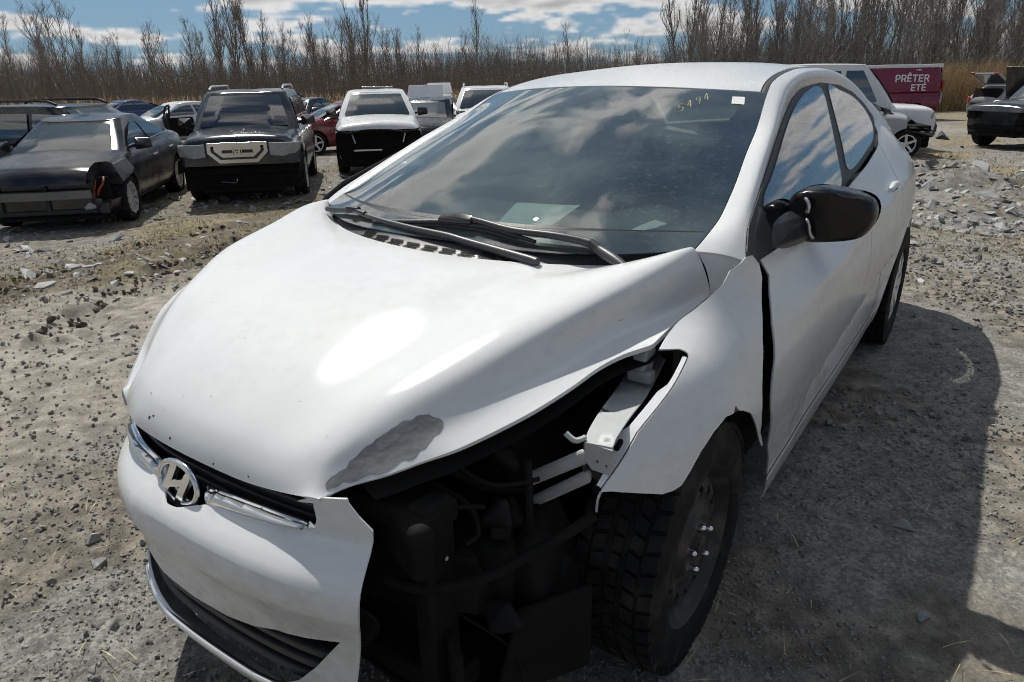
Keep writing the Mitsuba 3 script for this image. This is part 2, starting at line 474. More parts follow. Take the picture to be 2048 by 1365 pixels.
for m in (lambda a: a, mir):
    a = m(resample(spline(DITCH, 80), n=50))
    b = m(resample(spline(dr_in, 80), n=50))
    sheet(num(H + '__roof_moulding'), np.stack([a - [0, 0, .004], (a + b) / 2 - [0, 0, .001], b - [0, 0, .006]]), 'mat_dark_grey', t=.004)

# side frames: screen pillar, roof rail and rear pillar
RAIL_A = np.array([(1.18, -.765, .955), (1.198, -.755, .972), (1.278, -.73, 1.021), (1.415, -.707, 1.066), (1.614, -.671, 1.13), (1.812, -.635, 1.192), (2.027, -.597, 1.253), (2.246, -.563, 1.306), (2.474, -.541, 1.338),
                   (2.80, -.533, 1.352), (3.122, -.543, 1.336), (3.334, -.567, 1.30), (3.474, -.606, 1.239), (3.545, -.64, 1.18), (3.62, -.668, 1.145), (3.85, -.69, 1.085), (4.08, -.675, 1.04)])
RAIL_B = np.array([(1.11, -.650, .983), (1.177, -.655, 1.006), (1.26, -.654, 1.030), (1.401, -.640, 1.085), (1.625, -.604, 1.175), (1.783, -.580, 1.234), (2.008, -.539, 1.336), (2.12, -.520, 1.368), (2.35, -.50, 1.398),
                   (2.62, -.486, 1.414), (2.9, -.482, 1.416), (3.2, -.492, 1.395), (3.5, -.525, 1.325), (3.8, -.575, 1.215), (4.0, -.61, 1.125), (4.12, -.63, 1.06)])
_a, _b = resample(spline(RAIL_A, 300), n=110), resample(spline(RAIL_B, 300), n=110)
_m = (_a + _b) / 2
_m = _m + np.c_[_m[:, 0] * 0, -.020 - 0 * _m[:, 0], .020 + 0 * _m[:, 0]] * np.minimum(1, np.linspace(0, 4, 110) + .3)[:, None]
for m in (lambda a: a, mir):
    G = CubicSpline([0, .5, 1], np.stack([m(_a), m(_m), m(_b)]), axis=0, bc_type='natural')(np.linspace(0, 1, 13))
    sheet(num(H + '__side_frame'), G, 'mat_white_paint', t=.008)

# the feet of the screen pillars, behind the bonnet's rear corners
for m in (lambda a: a, mir):
    c1 = m(np.array([(1.117, -.700, .868), (1.127, -.684, .928), (1.119, -.652, .983)])); c2 = m(np.array([(1.15, -.735, .868), (1.17, -.745, .93), (1.185, -.764, .958)]))
    cm = (c1 + c2) / 2 + [-.004, 0, .006]
    sheet(num(H + '__pillar_foot'), loft([c1, cm, c2], 20, 14), 'mat_white_paint', t=.005)

# rear window, boot lid, tail
RW = [np.array([(3.2, -.468, 1.396), (3.5, -.505, 1.33), (3.8, -.555, 1.222), (4.05, -.60, 1.10)]), np.array([(3.2, MID, 1.436), (3.5, MID, 1.385), (3.85, MID, 1.28), (4.12, MID, 1.13)])]
RWG = loft([RW[0], RW[1], mir(RW[0])], 40, 41)
V, N, F = grid_mesh(RWG)
put(H + '__rear_window', V, F, 'mat_side_glass', n=-N if N[:, 2].mean() < 0 else N)
BL = [np.array([(4.06, -.62, 1.085), (4.3, -.60, 1.045), (4.46, -.55, 1.01), (4.52, -.52, .80), (4.53, -.50, .45), (4.48, -.50, .28)]), np.array([(4.13, MID, 1.12), (4.35, MID, 1.075), (4.50, MID, 1.03), (4.56, MID, .80), (4.57, MID, .45), (4.52, MID, .28)])]
sheet(H + '__boot_lid', loft([BL[0], BL[1], mir(BL[0])], 50, 41), 'mat_white_paint', t=.008)

# the bonnet
ED = np.array([(.088, -.378, .716), (.133, -.398, .722), (.19, -.447, .736), (.248, -.489, .750), (.297, -.525, .762), (.377, -.564, .779), (.457, -.595, .795), (.557, -.62, .813), (.641, -.634, .827), (.71, -.655, .837),
               (.751, -.678, .843), (.785, -.695, .848), (.884, -.695, .859), (1.012, -.698, .867), (1.113, -.702, .872)])
VA = np.array([(.083, -.362, .717), (.14, -.378, .745), (.25, -.450, .776), (.38, -.510, .803), (.55, -.560, .835), (.71, -.592, .858), (.88, -.640, .868), (1.02, -.672, .880), (1.122, -.690, .905)])
CS = np.array([(.079, -.335, .712), (.130, -.352, .757), (.24, -.405, .808), (.35, -.455, .845), (.47, -.500, .875), (.64, -.556, .910), (.83, -.615, .940), (1.02, -.655, .965), (1.118, -.660, .974)])
M1 = np.array([(.071, -.24, .700), (.11, -.25, .752), (.20, -.285, .806), (.35, -.32, .858), (.60, -.38, .918), (.85, -.43, .952), (1.02, -.545, .962), (1.075, -.595, .966)])
M2 = np.array([(.066, -.12, .694), (.10, -.125, .748), (.19, -.14, .808), (.35, -.16, .864), (.60, -.19, .921), (.80, -.215, .945), (.905, -.26, .948)])
M0 = np.array([(.065, MID, .694), (.10, MID, .748), (.19, MID, .810), (.35, MID, .867), (.60, MID, .924), (.80, MID, .944), (.875, MID, .946)])
ED_R = np.array([(.144, .379, .726), (.205, .43, .762), (.290, .515, .795), (.385, .605, .82), (.485, .668, .84), (.62, .722, .866), (.70, .740, .874), (.80, .765, .885), (.9, .775, .893), (1.02, .778, .90), (1.12, .782, .90)])
_dx = np.linspace(.05, 1.15, 40)                                            # its right front corner sits a little higher and further in than the left one
_dd = np.stack([np.interp(_dx, ED_R[:, 0], ED_R[:, k]) - np.interp(_dx, ED[:, 0], mir(ED)[:, k]) for k in (1, 2)], -1)


def dR(a, w, wz=None):
    a = mir(a)
    sh = np.stack([np.interp(a[:, 0], _dx, _dd[:, k]) for k in (0, 1)], -1)
    sh[:, 1] *= 1 if wz is None else wz / w
    return a + w * np.c_[.050 * np.clip(1 - (a[:, 0] - .06) / .2, 0, 1), sh]


HOOD = loft([ED, VA, CS, M1, M2, M0, dR(M2, .15), dR(M1, .5, .3), dR(CS, .9, .5), dR(VA, 1, .95), ED_R], 90, 151)
sheet(H + '__bonnet', HOOD, 'mat_white_paint', t=.012)
_hz = height_of(HOOD)


def hood_fn(p):
    return np.c_[p, _hz(p[:, 0], p[:, 1])]


# side panels
ARCH_F = Point(.85, .31).buffer(.372, 48)
ARCH_R = Point(3.55, .31).buffer(.365, 48)
FEND = [(.768, .840), (.848, .863), (.929, .889), (.989, .912), (1.036, .931), (1.073, .955), (1.159, .971), (1.205, .966), (1.235, .938), (1.225, .905), (1.165, .852), (1.099, .792), (1.051, .726), (1.018, .627), (1.05, .56),
        (1.12, .489), (1.112, .488), (1.067, .529), (.992, .607), (.934, .662), (.887, .687), (.865, .695), (.853, .712), (.835, .700), (.802, .704), (.749, .689), (.699, .663), (.652, .630), (.629, .615), (.606, .612), (.579, .614),
        (.467, .66), (.45, .664), (.456, .67), (.523, .708), (.576, .74), (.683, .782), (.751, .809), (.797, .826), (.806, .832), (.800, .838)]
panel(num(H + '__front_fender'), Polygon(FEND).buffer(.004).buffer(-.004), side_L, 'mat_white_paint', h=.016, t=.004, flip=True)
label(H + '__front_fender', 'loose left front fender pulled away from the door and bonnet')
FD = [(1.252, .945), (1.275, .90), (1.175, .80), (1.135, .697), (1.124, .581), (1.164, .466), (1.23, .38), (1.29, .305), (2.335, .305), (2.36, .5), (2.40, .75), (2.43, .985), (2.391, .983), (1.9, .958), (1.5, .945)]
RD = [(2.342, .305), (2.367, .5), (2.407, .75), (2.437, .987), (2.802, 1.013), (3.179, 1.050), (3.29, 1.066), (3.27, .95), (3.20, .78), (3.02, .60), (3.0, .305)]
QP = [(3.297, 1.07), (3.277, .95), (3.207, .78), (3.027, .60), (3.02, .30), (3.1, .21), (4.2, .24), (4.49, .30), (4.49, .96), (4.3, 1.0), (4.08, 1.04), (3.85, 1.085), (3.62, 1.145), (3.545, 1.18), (3.50, 1.155), (3.422, 1.109)]
SILL = [(1.33, .19), (3.14, .19), (3.14, .30), (1.27, .30)]
for nm, P in (('front_door', FD), ('rear_door', RD), ('quarter_panel', QP), ('sill', SILL)):
    P = Polygon(P)
    if nm in ('rear_door', 'quarter_panel', 'sill'):
        P = P.difference(ARCH_R)
    if P.geom_type != 'Polygon':
        P = max(P.geoms, key=lambda g: g.area)
    for fn, fl in ((side_L, True), (side_R, False)):
        panel(num(H + '__' + nm), P, fn, 'mat_white_paint', h=.022, t=.005, flip=fl, off=-.006 if nm == 'sill' else 0)
FR = Polygon([(.47, .60), (.60, .80), (.77, .842), (.884, .859), (1.012, .885), (1.10, .93), (1.24, .945), (1.165, .80), (1.125, .697), (1.115, .581), (1.155, .466), (1.22, .38), (1.26, .30), (.5, .3)]).difference(ARCH_F)
FR = max(FR.geoms, key=lambda g: g.area) if FR.geom_type != 'Polygon' else FR
panel(num(H + '__front_fender'), FR, side_R, 'mat_white_paint', h=.022, t=.005)
for (hx, hz) in ((2.24, .855), (3.10, .895)):
    for fn, s in ((side_L, -1), (side_R, 1)):
        q = fn(np.array([(hx - .085, hz), (hx, hz + .008), (hx + .085, hz + .006)]))
        putm(num(H + '__door_handle'), hull(q + [0, s * .012, 0], [.013, .016, .013]), 'mat_white_paint', smooth=40)
        putm(num(H + '__door_handle__recess'), hull(fn(np.array([(hx - .05, hz - .012), (hx + .05, hz - .012)])) - [0, s * .003, 0], [.012, .012]), 'mat_dark_grey', smooth=40)
# the bright folded flange along the lamp opening of the loose fender
fe = side_L(resample(np.array([(.797, .826), (.751, .809), (.683, .782), (.576, .74), (.523, .708), (.456, .67)]), n=40))
w = np.interp(np.linspace(0, 1, 40), [0, .25, .33, .62, .72, .80, .86, 1], [.012, .012, .022, .022, .040, .042, .018, .012])
sheet(H + '__front_fender__flange', np.stack([fe + [0, .002, .0], fe + np.c_[w * .1, w, w * .12]]), 'mat_white_paint', t=.002)
i_ = 29
q_ = (fe[i_] + fe[i_] + [0, w[i_], w[i_] * .12]) / 2
dd_ = (fe[i_ + 1] - fe[i_ - 1]) / np.linalg.norm(fe[i_ + 1] - fe[i_ - 1])
putm(H + '__front_fender__bolt_slot', hull([q_ - dd_ * .008, q_ + dd_ * .008], [.006, .006]), 'mat_dark', smooth=True)
putm(H + '__front_fender__hanging_strip', tube(spline([side_L(np.array([[.452, .664]]))[0], side_L(np.array([[.452, .664]]))[0] + [-.006, .004, -.02], side_L(np.array([[.452, .664]]))[0] + [-.004, .006, -.045]], 12), .0025, 5), 'mat_ecoat')
# rust and a scuff on the fender
P = Polygon([(.846, .700), (.858, .694), (.872, .694), (.868, .706), (.862, .720), (.855, .716)])
panel(H + '__front_fender__rust_spot', P, lambda p: side_L(p), 'mat_rust', h=.006, t=0, flip=True, off=.0015)
sc = side_L(spline([(.512, .655), (.525, .668), (.545, .672), (.57, .668)], 20))
putm(H + '__front_fender__scratch', tube(sc - [0, .001, 0], .0012, 4), 'mat_dark')
# bare primer where the bonnet's paint has come off
PR = spline([(.1097, -.3714), (.1287, -.3753), (.1802, -.3917), (.205, -.402), (.2280, -.4146), (.258, -.426), (.2846, -.4396), (.302, -.452), (.3131, -.4631), (.3175, -.4748), (.3053, -.4818), (.285, -.480), (.2644, -.4763), (.252, -.4745), (.2400, -.4712), (.229, -.463), (.2185, -.4524), (.205, -.449), (.1930, -.4432), (.178, -.431), (.1651, -.4172), (.1313, -.3915), (.1088, -.3781)], 90, closed=True)
PR = PR + np.c_[meshkit.noise(np.c_[PR * 90, PR[:, :1] * 0]), meshkit.noise(np.c_[PR * 80 + 7, PR[:, :1] * 0])] * .006 - .003
panel(H + '__bonnet__bare_primer', Polygon(PR).buffer(0), hood_fn, 'mat_primer', h=.012, t=0, off=.0012)
label(H + '__bonnet__bare_primer', 'bare grey patch where the paint has peeled from the bonnet corner')
rs = random.Random(4)
chips = []
for (x, y, r) in [(.0858, .1712, .006), (.0888, .158, .004), (.0721, .0725, .004), (.118, .208, .003), (.0681, -.0874, .003), (.0726, -.195, .003), (.2055, -.201, .002), (.164, -.323, .002), (.249, -.071, .002), (.30, .10, .0018), (.15, .02, .002)]:
    q = np.array([(x + r * rs.uniform(.5, 1.1) * math.cos(a) * .45, y + r * rs.uniform(.6, 1.2) * math.sin(a)) for a in np.linspace(0, 2 * math.pi, 7)[:-1]])
    v = hood_fn(np.vstack([q, [[x, y]]])); v[:, 2] += .0014
    put(num(H + '__bonnet__paint_chip'), v, [[i, (i + 1) % 6, 6] for i in range(6)], 'mat_dark_grey')

# front bumper
_s = np.array([-1.0, -.9, -.8, -.7, -.6, -.5, -.4, -.2, 0, .2, .4, .5, .6, .7, .8, .9, 1.0])
_px = np.array([.51, .415, .325, .24, .172, .126, .097, .0706, .065, .077, .142, .202, .277, .357, .44, .52, .60])
_py = np.array([-.78, -.745, -.70, -.645, -.575, -.492, -.397, -.2, 0, .192, .362, .437, .505, .565, .61, .65, .68])
_plan = CubicSpline(_s, np.c_[_px, _py])
_prof = PchipInterpolator([.10, .17, .20, .24, .29, .36, .44, .49, .52, .545, .57, .59, .61, .63, .65, .80], [-.06, -.01, .035, .054, .058, .050, .056, .070, .082, .086, .081, .068, .044, .018, .003, .0])


def bump_fn(p, extra=0.0):
    s, z = p[:, 0], p[:, 1]
    q, d = _plan(s), _plan(s, 1)
    n = np.stack([-d[:, 1], d[:, 0]], -1)
    n /= np.linalg.norm(n, axis=1, keepdims=True)
    o = (_prof(z) + extra) * (1 - np.where(s > 0, .62 * np.clip((s - .12) / .4, 0, 1), .55 * np.clip((-s - .35) / .6, 0, 1)))
    return np.c_[q + n * o[:, None], z]


UP = Polygon(spline([(-.362, .69), (-.365, .664), (-.345, .646), (-.28, .642), (-.20, .636), (-.12, .630), (-.05, .614), (-.01, .604), (.02, .603), (.06, .622), (.105, .645), (.19, .646), (.25, .638), (.32, .646), (.38, .652), (.40, .668), (.40, .69)], 80)
             .tolist() + [(.40, .70), (.3, .688), (.2, .684), (0, .684), (-.2, .684), (-.30, .69), (-.362, .70)])
LOW = Polygon([(-.425, .452), (-.37, .440), (-.30, .424), (-.275, .421), (-.205, .396), (-.12, .379), (0, .372), (.12, .379), (.205, .392), (.275, .412), (.36, .432), (.43, .445), (.40, .39), (.33, .345), (.27, .300), (.2, .282), (.1, .274), (-.02, .270), (-.16, .270), (-.25, .272), (-.31, .31), (-.355, .358)])
TEAR = [(-.435, .725), (-.437, .715), (-.455, .692), (-.480, .668), (-.478, .62), (-.479, .57), (-.475, .52), (-.462, .46), (-.45, .40), (-.44, .35), (-.432, .30), (-.43, .25), (-.42, .18)]
BUMP = Polygon(TEAR + [(-.40, .165), (0, .160), (.5, .165), (.98, .185), (.995, .30), (.985, .56), (.80, .60), (.62, .62), (.47, .655), (.44, .708), (.39, .705)] + [(y, .690 - .008) for y in (.3, .2, 0, -.2, -.3)] + [(-.36, .712)])
panel(H + '__front_bumper', BUMP.difference(UP).difference(LOW), bump_fn, 'mat_white_paint', h=.016, t=.005, flip=fn_normals(bump_fn, np.array([[0, .5]]))[0, 0] > 0)
# right headlamp behind the bonnet's far corner
_e1 = resample(spline(ED_R, 60), n=60) + [0, .010, -.010]
_e2 = _e1 + np.c_[0 * _e1[:, 0], np.interp(_e1[:, 0], [.14, .3, .6, 1.1], [.02, .05, .06, .05]), -np.interp(_e1[:, 0], [.14, .3, .6, 1.1], [.05, .10, .11, .10])]
for nm_, a_, b_, mt_ in (('headlight', 0, 26, 'mat_lamp_lens'), ('front_fender__crown', 25, 60, 'mat_white_paint')):
    sheet(num(H + '__' + nm_) if nm_ == 'headlight' else H + '__front_fender_001__crown', loft([_e1[a_:b_], (_e1[a_:b_] + _e2[a_:b_]) / 2 + [0, .012, .012], _e2[a_:b_]], 40, 10), mt_, t=.004)
panel(H + '__headlight__lower_lens', Polygon([(.45, .70), (.47, .66), (.62, .625), (.80, .605), (.95, .62), (.97, .70), (.8, .745), (.6, .735)]), lambda p: bump_fn(p, .01), 'mat_lamp_lens', h=.03, t=.004, flip=fn_normals(bump_fn, np.array([[.6, .7]]))[0, 0] > 0)
# upper grille: dark backing, bars, chrome wings, badge
bk = lambda o: (lambda p: bump_fn(p, 0) * [1, 1, 1] + [o, 0, 0])
fl0 = fn_normals(bump_fn, np.array([[0, .5]]))[0, 0] > 0
flat_b = lambda o: (lambda p: np.c_[_plan(p[:, 0])[:, 0] + o, _plan(p[:, 0])[:, 1], p[:, 1]])
panel(H + '__upper_grille', UP.buffer(.012), flat_b(.03), 'mat_black_plastic', h=.03, t=.004, flip=fl0)
for k in range(4):
    z = .60 + .026 * k
    c = UP.buffer(-.004).intersection(sbox(-1, z - .003, 1, z + .003))
    for g in getattr(c, 'geoms', [c]):
        if g.area > 1e-4:
            panel(num(H + '__upper_grille__bar'), g, flat_b(.018), 'mat_black_plastic', h=.02, t=.008, flip=fl0)
BX, BY, BZ = .060, .016, .636                                     # the badge's centre
wing_half = [(-.070, .580), (-.098, .602), (-.140, .620), (-.24, .634), (-.345, .645), (-.372, .651), (-.35, .656), (-.25, .656), (-.165, .652), (-.12, .648), (-.094, .632)]
U0 = Point(0, 0).buffer(1, 48)
oval = lambda a, b: Polygon([(x * a, y * b) for x, y in U0.exterior.coords])
wl = Polygon([(y, z - .636) for y, z in wing_half])
wing = wl.union(shapely.affinity.scale(wl, -1, 1, origin=(0, 0))).union(oval(.100, .078).difference(sbox(-1, .005, 1, 1))).difference(oval(.083, .062))
wing = wing.buffer(.004).buffer(-.004)
wing = max(wing.geoms, key=lambda g: g.area) if wing.geom_type != 'Polygon' else wing


def wing_fn(p):
    y = BY + p[:, 0]
    d = np.clip(shapely.distance(shapely.points(p[:, 0], p[:, 1]), wing.boundary) / .012, 0, 1)
    return np.c_[_plan(y)[:, 0] - .010 - .014 * np.sqrt(np.clip(1 - (1 - d) ** 2, 0, 1)), _plan(y)[:, 1], BZ + p[:, 1]]


panel(H + '__grille_wing', wing, wing_fn, 'mat_chrome', h=.0035, t=.012, flip=fl0, e=.0015)
label(H + '__grille_wing', 'chrome grille bar with a curved cradle under the badge')
tilt = rot('y', 12)


def badge_pts(v):
    """(a to the car's left as seen from the front, b up, depth out)"""
    v = np.asarray(v, float)
    loc = np.c_[-v[:, 2], -v[:, 0], v[:, 1]]
    return loc @ tilt.T + [BX - .014, BY, BZ]


t_ = np.linspace(0, 2 * np.pi, 73)[:-1]
tq = np.linspace(0, 2 * np.pi, 11)[:-1]
rv = np.array([[(.069 + .0075 * math.cos(q)) * math.cos(t), (.043 + .0075 * math.cos(q)) * math.sin(t), .006 * math.sin(q) + .004] for t in t_ for q in tq])
i, j = np.meshgrid(np.arange(72), np.arange(10), indexing='ij')
rf = np.stack([i * 10 + j, i * 10 + (j + 1) % 10, (i + 1) % 72 * 10 + (j + 1) % 10, (i + 1) % 72 * 10 + j], -1).reshape(-1, 4)
put(H + '__badge', badge_pts(rv), rf, 'mat_chrome', smooth=True)
# slanted letter within the ring
_st = spline([(.004, .052), (-.012, .047), (-.030, .012), (-.050, -.030), (-.040, -.034), (-.024, -.014), (-.008, .018)], 40, closed=True)
_cb = spline([(-.040, -.022), (-.022, -.006), (-.006, .006), (.012, .010), (.040, .022), (.022, .006), (.006, -.006), (-.012, -.010)], 40, closed=True)
strokes = [Polygon(_st).buffer(0), Polygon(-_st).buffer(0), Polygon(_cb).buffer(0)]
Hs = shapely.union_all(strokes).intersection(oval(.068, .043)).buffer(.001)
e = trimesh.creation.extrude_polygon(max(getattr(Hs, 'geoms', [Hs]), key=lambda g: g.area), .010, engine='earcut')
put(H + '__badge__emblem', badge_pts(np.array(e.vertices)), np.array(e.faces), 'mat_chrome', smooth=35)
# lower grille with its slats and chrome strip
panel(H + '__lower_grille', LOW.buffer(.045), lambda p: bump_fn(p, -.06), 'mat_dark', h=.03, t=.004, flip=fl0)
for k in range(5):
    z = .296 + .030 * k
    band = Polygon([(s, z + .05 * s * s) for s in np.linspace(-.5, .5, 30)] + [(s, z + .011 + .05 * s * s) for s in np.linspace(.5, -.5, 30)])
    c = LOW.buffer(.004).intersection(band)
    c = max(getattr(c, 'geoms', [c]), key=lambda g: g.area)
    panel(num(H + '__lower_grille__slat'), c, lambda p: bump_fn(p, -.022), 'mat_black_plastic', h=.02, t=.02, flip=fl0)
cs = [(s, np.interp(abs(s), [0, .1, .2, .25, .29], [.266, .267, .268, .274, .292])) for s in np.linspace(-.275, .30, 60)]
putm(H + '__lower_grille__chrome_strip', tube(bump_fn(np.array(cs), .002), .0085, 8), 'mat_chrome', smooth=True)

# glasshouse
TRIM = Polygon([(1.19, .955), (1.198, .972), (1.278, 1.021), (1.415, 1.066), (1.614, 1.13), (1.812, 1.192), (2.027, 1.253), (2.246, 1.306), (2.474, 1.336), (2.80, 1.350), (3.122, 1.334), (3.334, 1.298), (3.474, 1.237), (3.535, 1.178), (3.50, 1.148),
                (3.422, 1.107), (3.179, 1.049), (2.802, 1.012), (2.391, .982), (1.9, .956), (1.5, .944), (1.25, .94)])
GF = Polygon(spline([(2.717, 1.322), (2.44, 1.310), (2.189, 1.266), (1.924, 1.197), (1.571, 1.090), (1.43, 1.035), (1.44, .985), (1.9, .985), (2.367, 1.006), (2.448, 1.078), (2.683, 1.282)], 90, closed=True))
GR = Polygon(spline([(2.87, 1.322), (3.0, 1.315), (3.152, 1.289), (3.338, 1.237), (3.400, 1.165), (3.308, 1.107), (3.101, 1.074), (2.558, 1.035), (2.60, 1.08)], 90, closed=True))
for fn, fl in ((green_L, True), (green_R, False)):
    panel(num(H + '__window_trim'), TRIM.buffer(.003).difference(GF).difference(GR), fn, 'mat_dark_grey', h=.02, t=.004, flip=fl, off=-.002)
    for g in (GF, GR):
        panel(num(H + '__side_window'), g.buffer(.01), fn, 'mat_side_glass', h=.03, t=0, flip=fl, off=-.010)

# mirrors
MO = np.array([(-.745, 1.045), (-.764, 1.071), (-.819, 1.086), (-.902, 1.078), (-.963, 1.062), (-.983, 1.03), (-.976, .979), (-.947, .946), (-.867, .928), (-.79, .925), (-.75, .96)])
mo = spline(MO, 40, closed=True); mc = mo.mean(0)
pts = []
for x, k in ((1.60, .84), (1.608, .94), (1.632, 1.0), (1.66, 1.0), (1.715, .985)):
    q = mc + (mo - mc) * k
    pts += [(x + .10 * max(0, -.86 - yy), yy, zz) for yy, zz in q]
mh = hull(pts)
for s, mt in ((1, 'mat_mirror_black'), (-1, 'mat_white_paint')):
    k = [1, s, 1]
    root = num(H + '__door_mirror')
    v, f = mh
    putm(root, (v * k, f if s > 0 else f[:, ::-1]), mt, smooth=40)
    v, f = cat(hull([(1.47, -.735, .965), (1.40, -.765, .945), (1.60, -.80, .945), (1.66, -.82, .96), (1.66, -.80, .99), (1.62, -.76, 1.0), (1.44, -.74, .985)], .018), hull([(1.27, -.745, .985), (1.25, -.77, .935), (1.44, -.765, .945), (1.47, -.735, 1.0), (1.40, -.72, 1.045)], .010))
    putm(root + '__stalk', (v * k, f if s > 0 else f[:, ::-1]), 'mat_black_plastic', smooth=40)
    v, f = hull([(x, y, z) for x in (1.735,) for y, z in (mc + (mo - mc) * .9)] + [(1.742, y, z) for y, z in (mc + (mo - mc) * .88)])
    putm(root + '__mirror_glass', (v * k, f if s > 0 else f[:, ::-1]), 'mat_chrome')
label(H + '__door_mirror', 'glossy black door mirror with its outer cover missing')
v, f = cat(tube(spline([(1.575, -.80, 1.06), (1.565, -.815, 1.04), (1.57, -.812, 1.02)], 14), .006), tube(spline([(1.58, -.81, 1.0), (1.567, -.822, .985), (1.572, -.825, .965), (1.585, -.835, .945)], 14), .005),
           tube(spline([(1.54, -.745, .985), (1.535, -.765, .975), (1.55, -.785, .985)], 12), .006))
putm(H + '__door_mirror__broken_bracket', (v, f), 'mat_dull_chrome', smooth=True)

# scuttle, vents, wipers
rear_edge = HOOD[:, -1]                                            # along the bonnet's rear edge, left to right
re = resample(rear_edge, n=80)
re = re[(np.abs(re[:, 1]) < .66)]
wb = ws(np.c_[np.interp(re[:, 1], [-.66, .66], [0, 1]), np.full(len(re), .10)])
g0 = re - [0.015, 0, .018]
sheet(H + '__scuttle', loft([g0, g0 * .72 + wb * .28 - [0, 0, .008], g0 * .4 + wb * .6 - [0, 0, .006], wb + [0, 0, .003]], 80, 24), 'mat_cowl_plastic', t=.004)
SG = loft([g0, g0 * .72 + wb * .28 - [0, 0, .008], g0 * .4 + wb * .6 - [0, 0, .006], wb + [0, 0, .003]], 80, 24)
_sz = height_of(SG)
for k in range(9):
    yv = .33 - k * .068
    xv = np.interp(yv, re[:, 1], re[:, 0]) + .026
    vs = [boxm((xv + (b - 1.5) * .008, yv + (a - 2.5) * .0085 + (b % 2) * .004, 0), (.005, .0055, .002)) for a in range(6) for b in range(4)]
    v, f = cat(*vs)
    v[:, 2] += _sz(v[:, 0], v[:, 1]) + .0035
    put(num(H + '__scuttle__vent'), v, f, 'mat_dark')


def on_ws(xy, lift):
    return np.array([(x, y, ws_z(x, y) + l) for (x, y), l in zip(xy, np.broadcast_to(lift, (len(xy),)))])


a = on_ws([(.985, -.45), (.993, -.416), (.98, -.30), (.971, -.195), (.983, -.074), (.995, -.01)], [.012, .020, .026, .028, .030, .028])
a = np.vstack([[(.945, -.545, .958), (.962, -.505, .972)], a])
putm(num(H + '__wiper_arm'), tube(spline(a, 40), np.interp(np.linspace(0, 1, 40), [0, .15, .3, 1], [.014, .015, .011, .008]), 10), 'mat_cowl_plastic', smooth=40)
putm(H + '__wiper_arm__joint', tube(a[[2, 3]] + [0, 0, .001], .0125, 10), 'mat_black_plastic', smooth=40)
b = on_ws([(.966, .345), (.974, .176), (.983, .035), (.985, -.074), (.975, -.195), (.972, -.26)], [.006, .012, .016, .014, .010, .006])
putm(num(H + '__wiper_blade'), cat(tube(spline(b, 40), np.r_[np.linspace(.006, .010, 20), np.linspace(.010, .006, 20)], 8), tube(spline(b - [.004, 0, .010], 40), .004, 6)), 'mat_black_plastic', smooth=40)
c = on_ws([(.992, .075), (.996, .02), (.994, -.03)], [.022, .026, .024])
putm(H + '__wiper_blade__clip', hull([*(c + [0, 0, .004]), *(c - [.014, 0, .004])], .009), 'mat_black_gloss', smooth=40)
a = np.vstack([[(.905, -.31, .955), (.915, -.22, .962)], on_ws([(.936, -.046), (.940, .017), (.95, .156), (.963, .30), (.98, .42)], [.006, .010, .014, .016, .02]) if False else [(.936, -.046, .974), (.942, .017, .980), (.952, .156, .985), (.968, .30, .992), (.99, .42, 1.0)]])
putm(num(H + '__wiper_arm'), tube(spline(a, 40), np.interp(np.linspace(0, 1, 40), [0, .2, 1], [.013, .012, .008]), 10), 'mat_cowl_plastic', smooth=40)
b = on_ws([(.985, .40), (1.0, .47), (1.018, .56), (1.035, .64)], [.016, .018, .016, .012])
putm(num(H + '__wiper_blade'), cat(tube(spline(b, 30), .009, 8), boxm(b[1] + [0, 0, .004], (.022, .05, .02), rot('z', 8), .005)), 'mat_black_plastic', smooth=40)

# sticker and marker writing on the glass
_W = gm_fn = None
_u = lambda x, y: np.array([x, y, ws_z(x, y) + .0025])
q = [(1.912, -.450), (1.935, -.486), (1.888, -.500), (1.866, -.464)]
put(H + '__windscreen__sticker', np.array([_u(*p) for p in q]), [[0, 1, 2], [0, 2, 3]], 'mat_paper')
m = lambda p, k: [p[0][0] * (1 - k[0]) + p[1][0] * k[0] + (p[2][0] - p[0][0]) * k[1], p[0][1] * (1 - k[0]) + p[1][1] * k[0] + (p[2][1] - p[0][1]) * k[1]]
band = sbox(0, 0, 1, 1)
glyph = {'5': [[(.85, 1), (.2, 1), (.15, .55), (.6, .6), (.85, .35), (.6, .02), (.1, .08)]], '4': [[(.65, 0), (.6, 1), (.1, .35), (.95, .35)]], '9': [[(.8, .65), (.5, .45), (.2, .65), (.4, .95), (.8, .9), (.8, .4), (.6, 0)]]}
ink = []
o0, dx_, up_ = np.array([1.700, -.345]), np.array([.040, -.0135]), np.array([.047, .022])
for k, ch in enumerate('5494'):
    for st in glyph[ch]:
        pts_ = [o0 + dx_ * (k + .75 * p[0]) * 1.0 + up_ * p[1] for p in st]
        ink.append(tube(np.array([_u(*p) for p in resample(np.array(pts_), n=24)]), .0013, 5))
ink.append(tube(np.array([_u(*p) for p in resample(np.array([(1.757, -.324), (1.775, -.356)]), n=8)]), .002, 5))
putm(H + '__windscreen__marker_writing', cat(*ink), 'mat_yellow_ink')
label(H + '__windscreen__marker_writing', 'pale handwritten number on the glass')

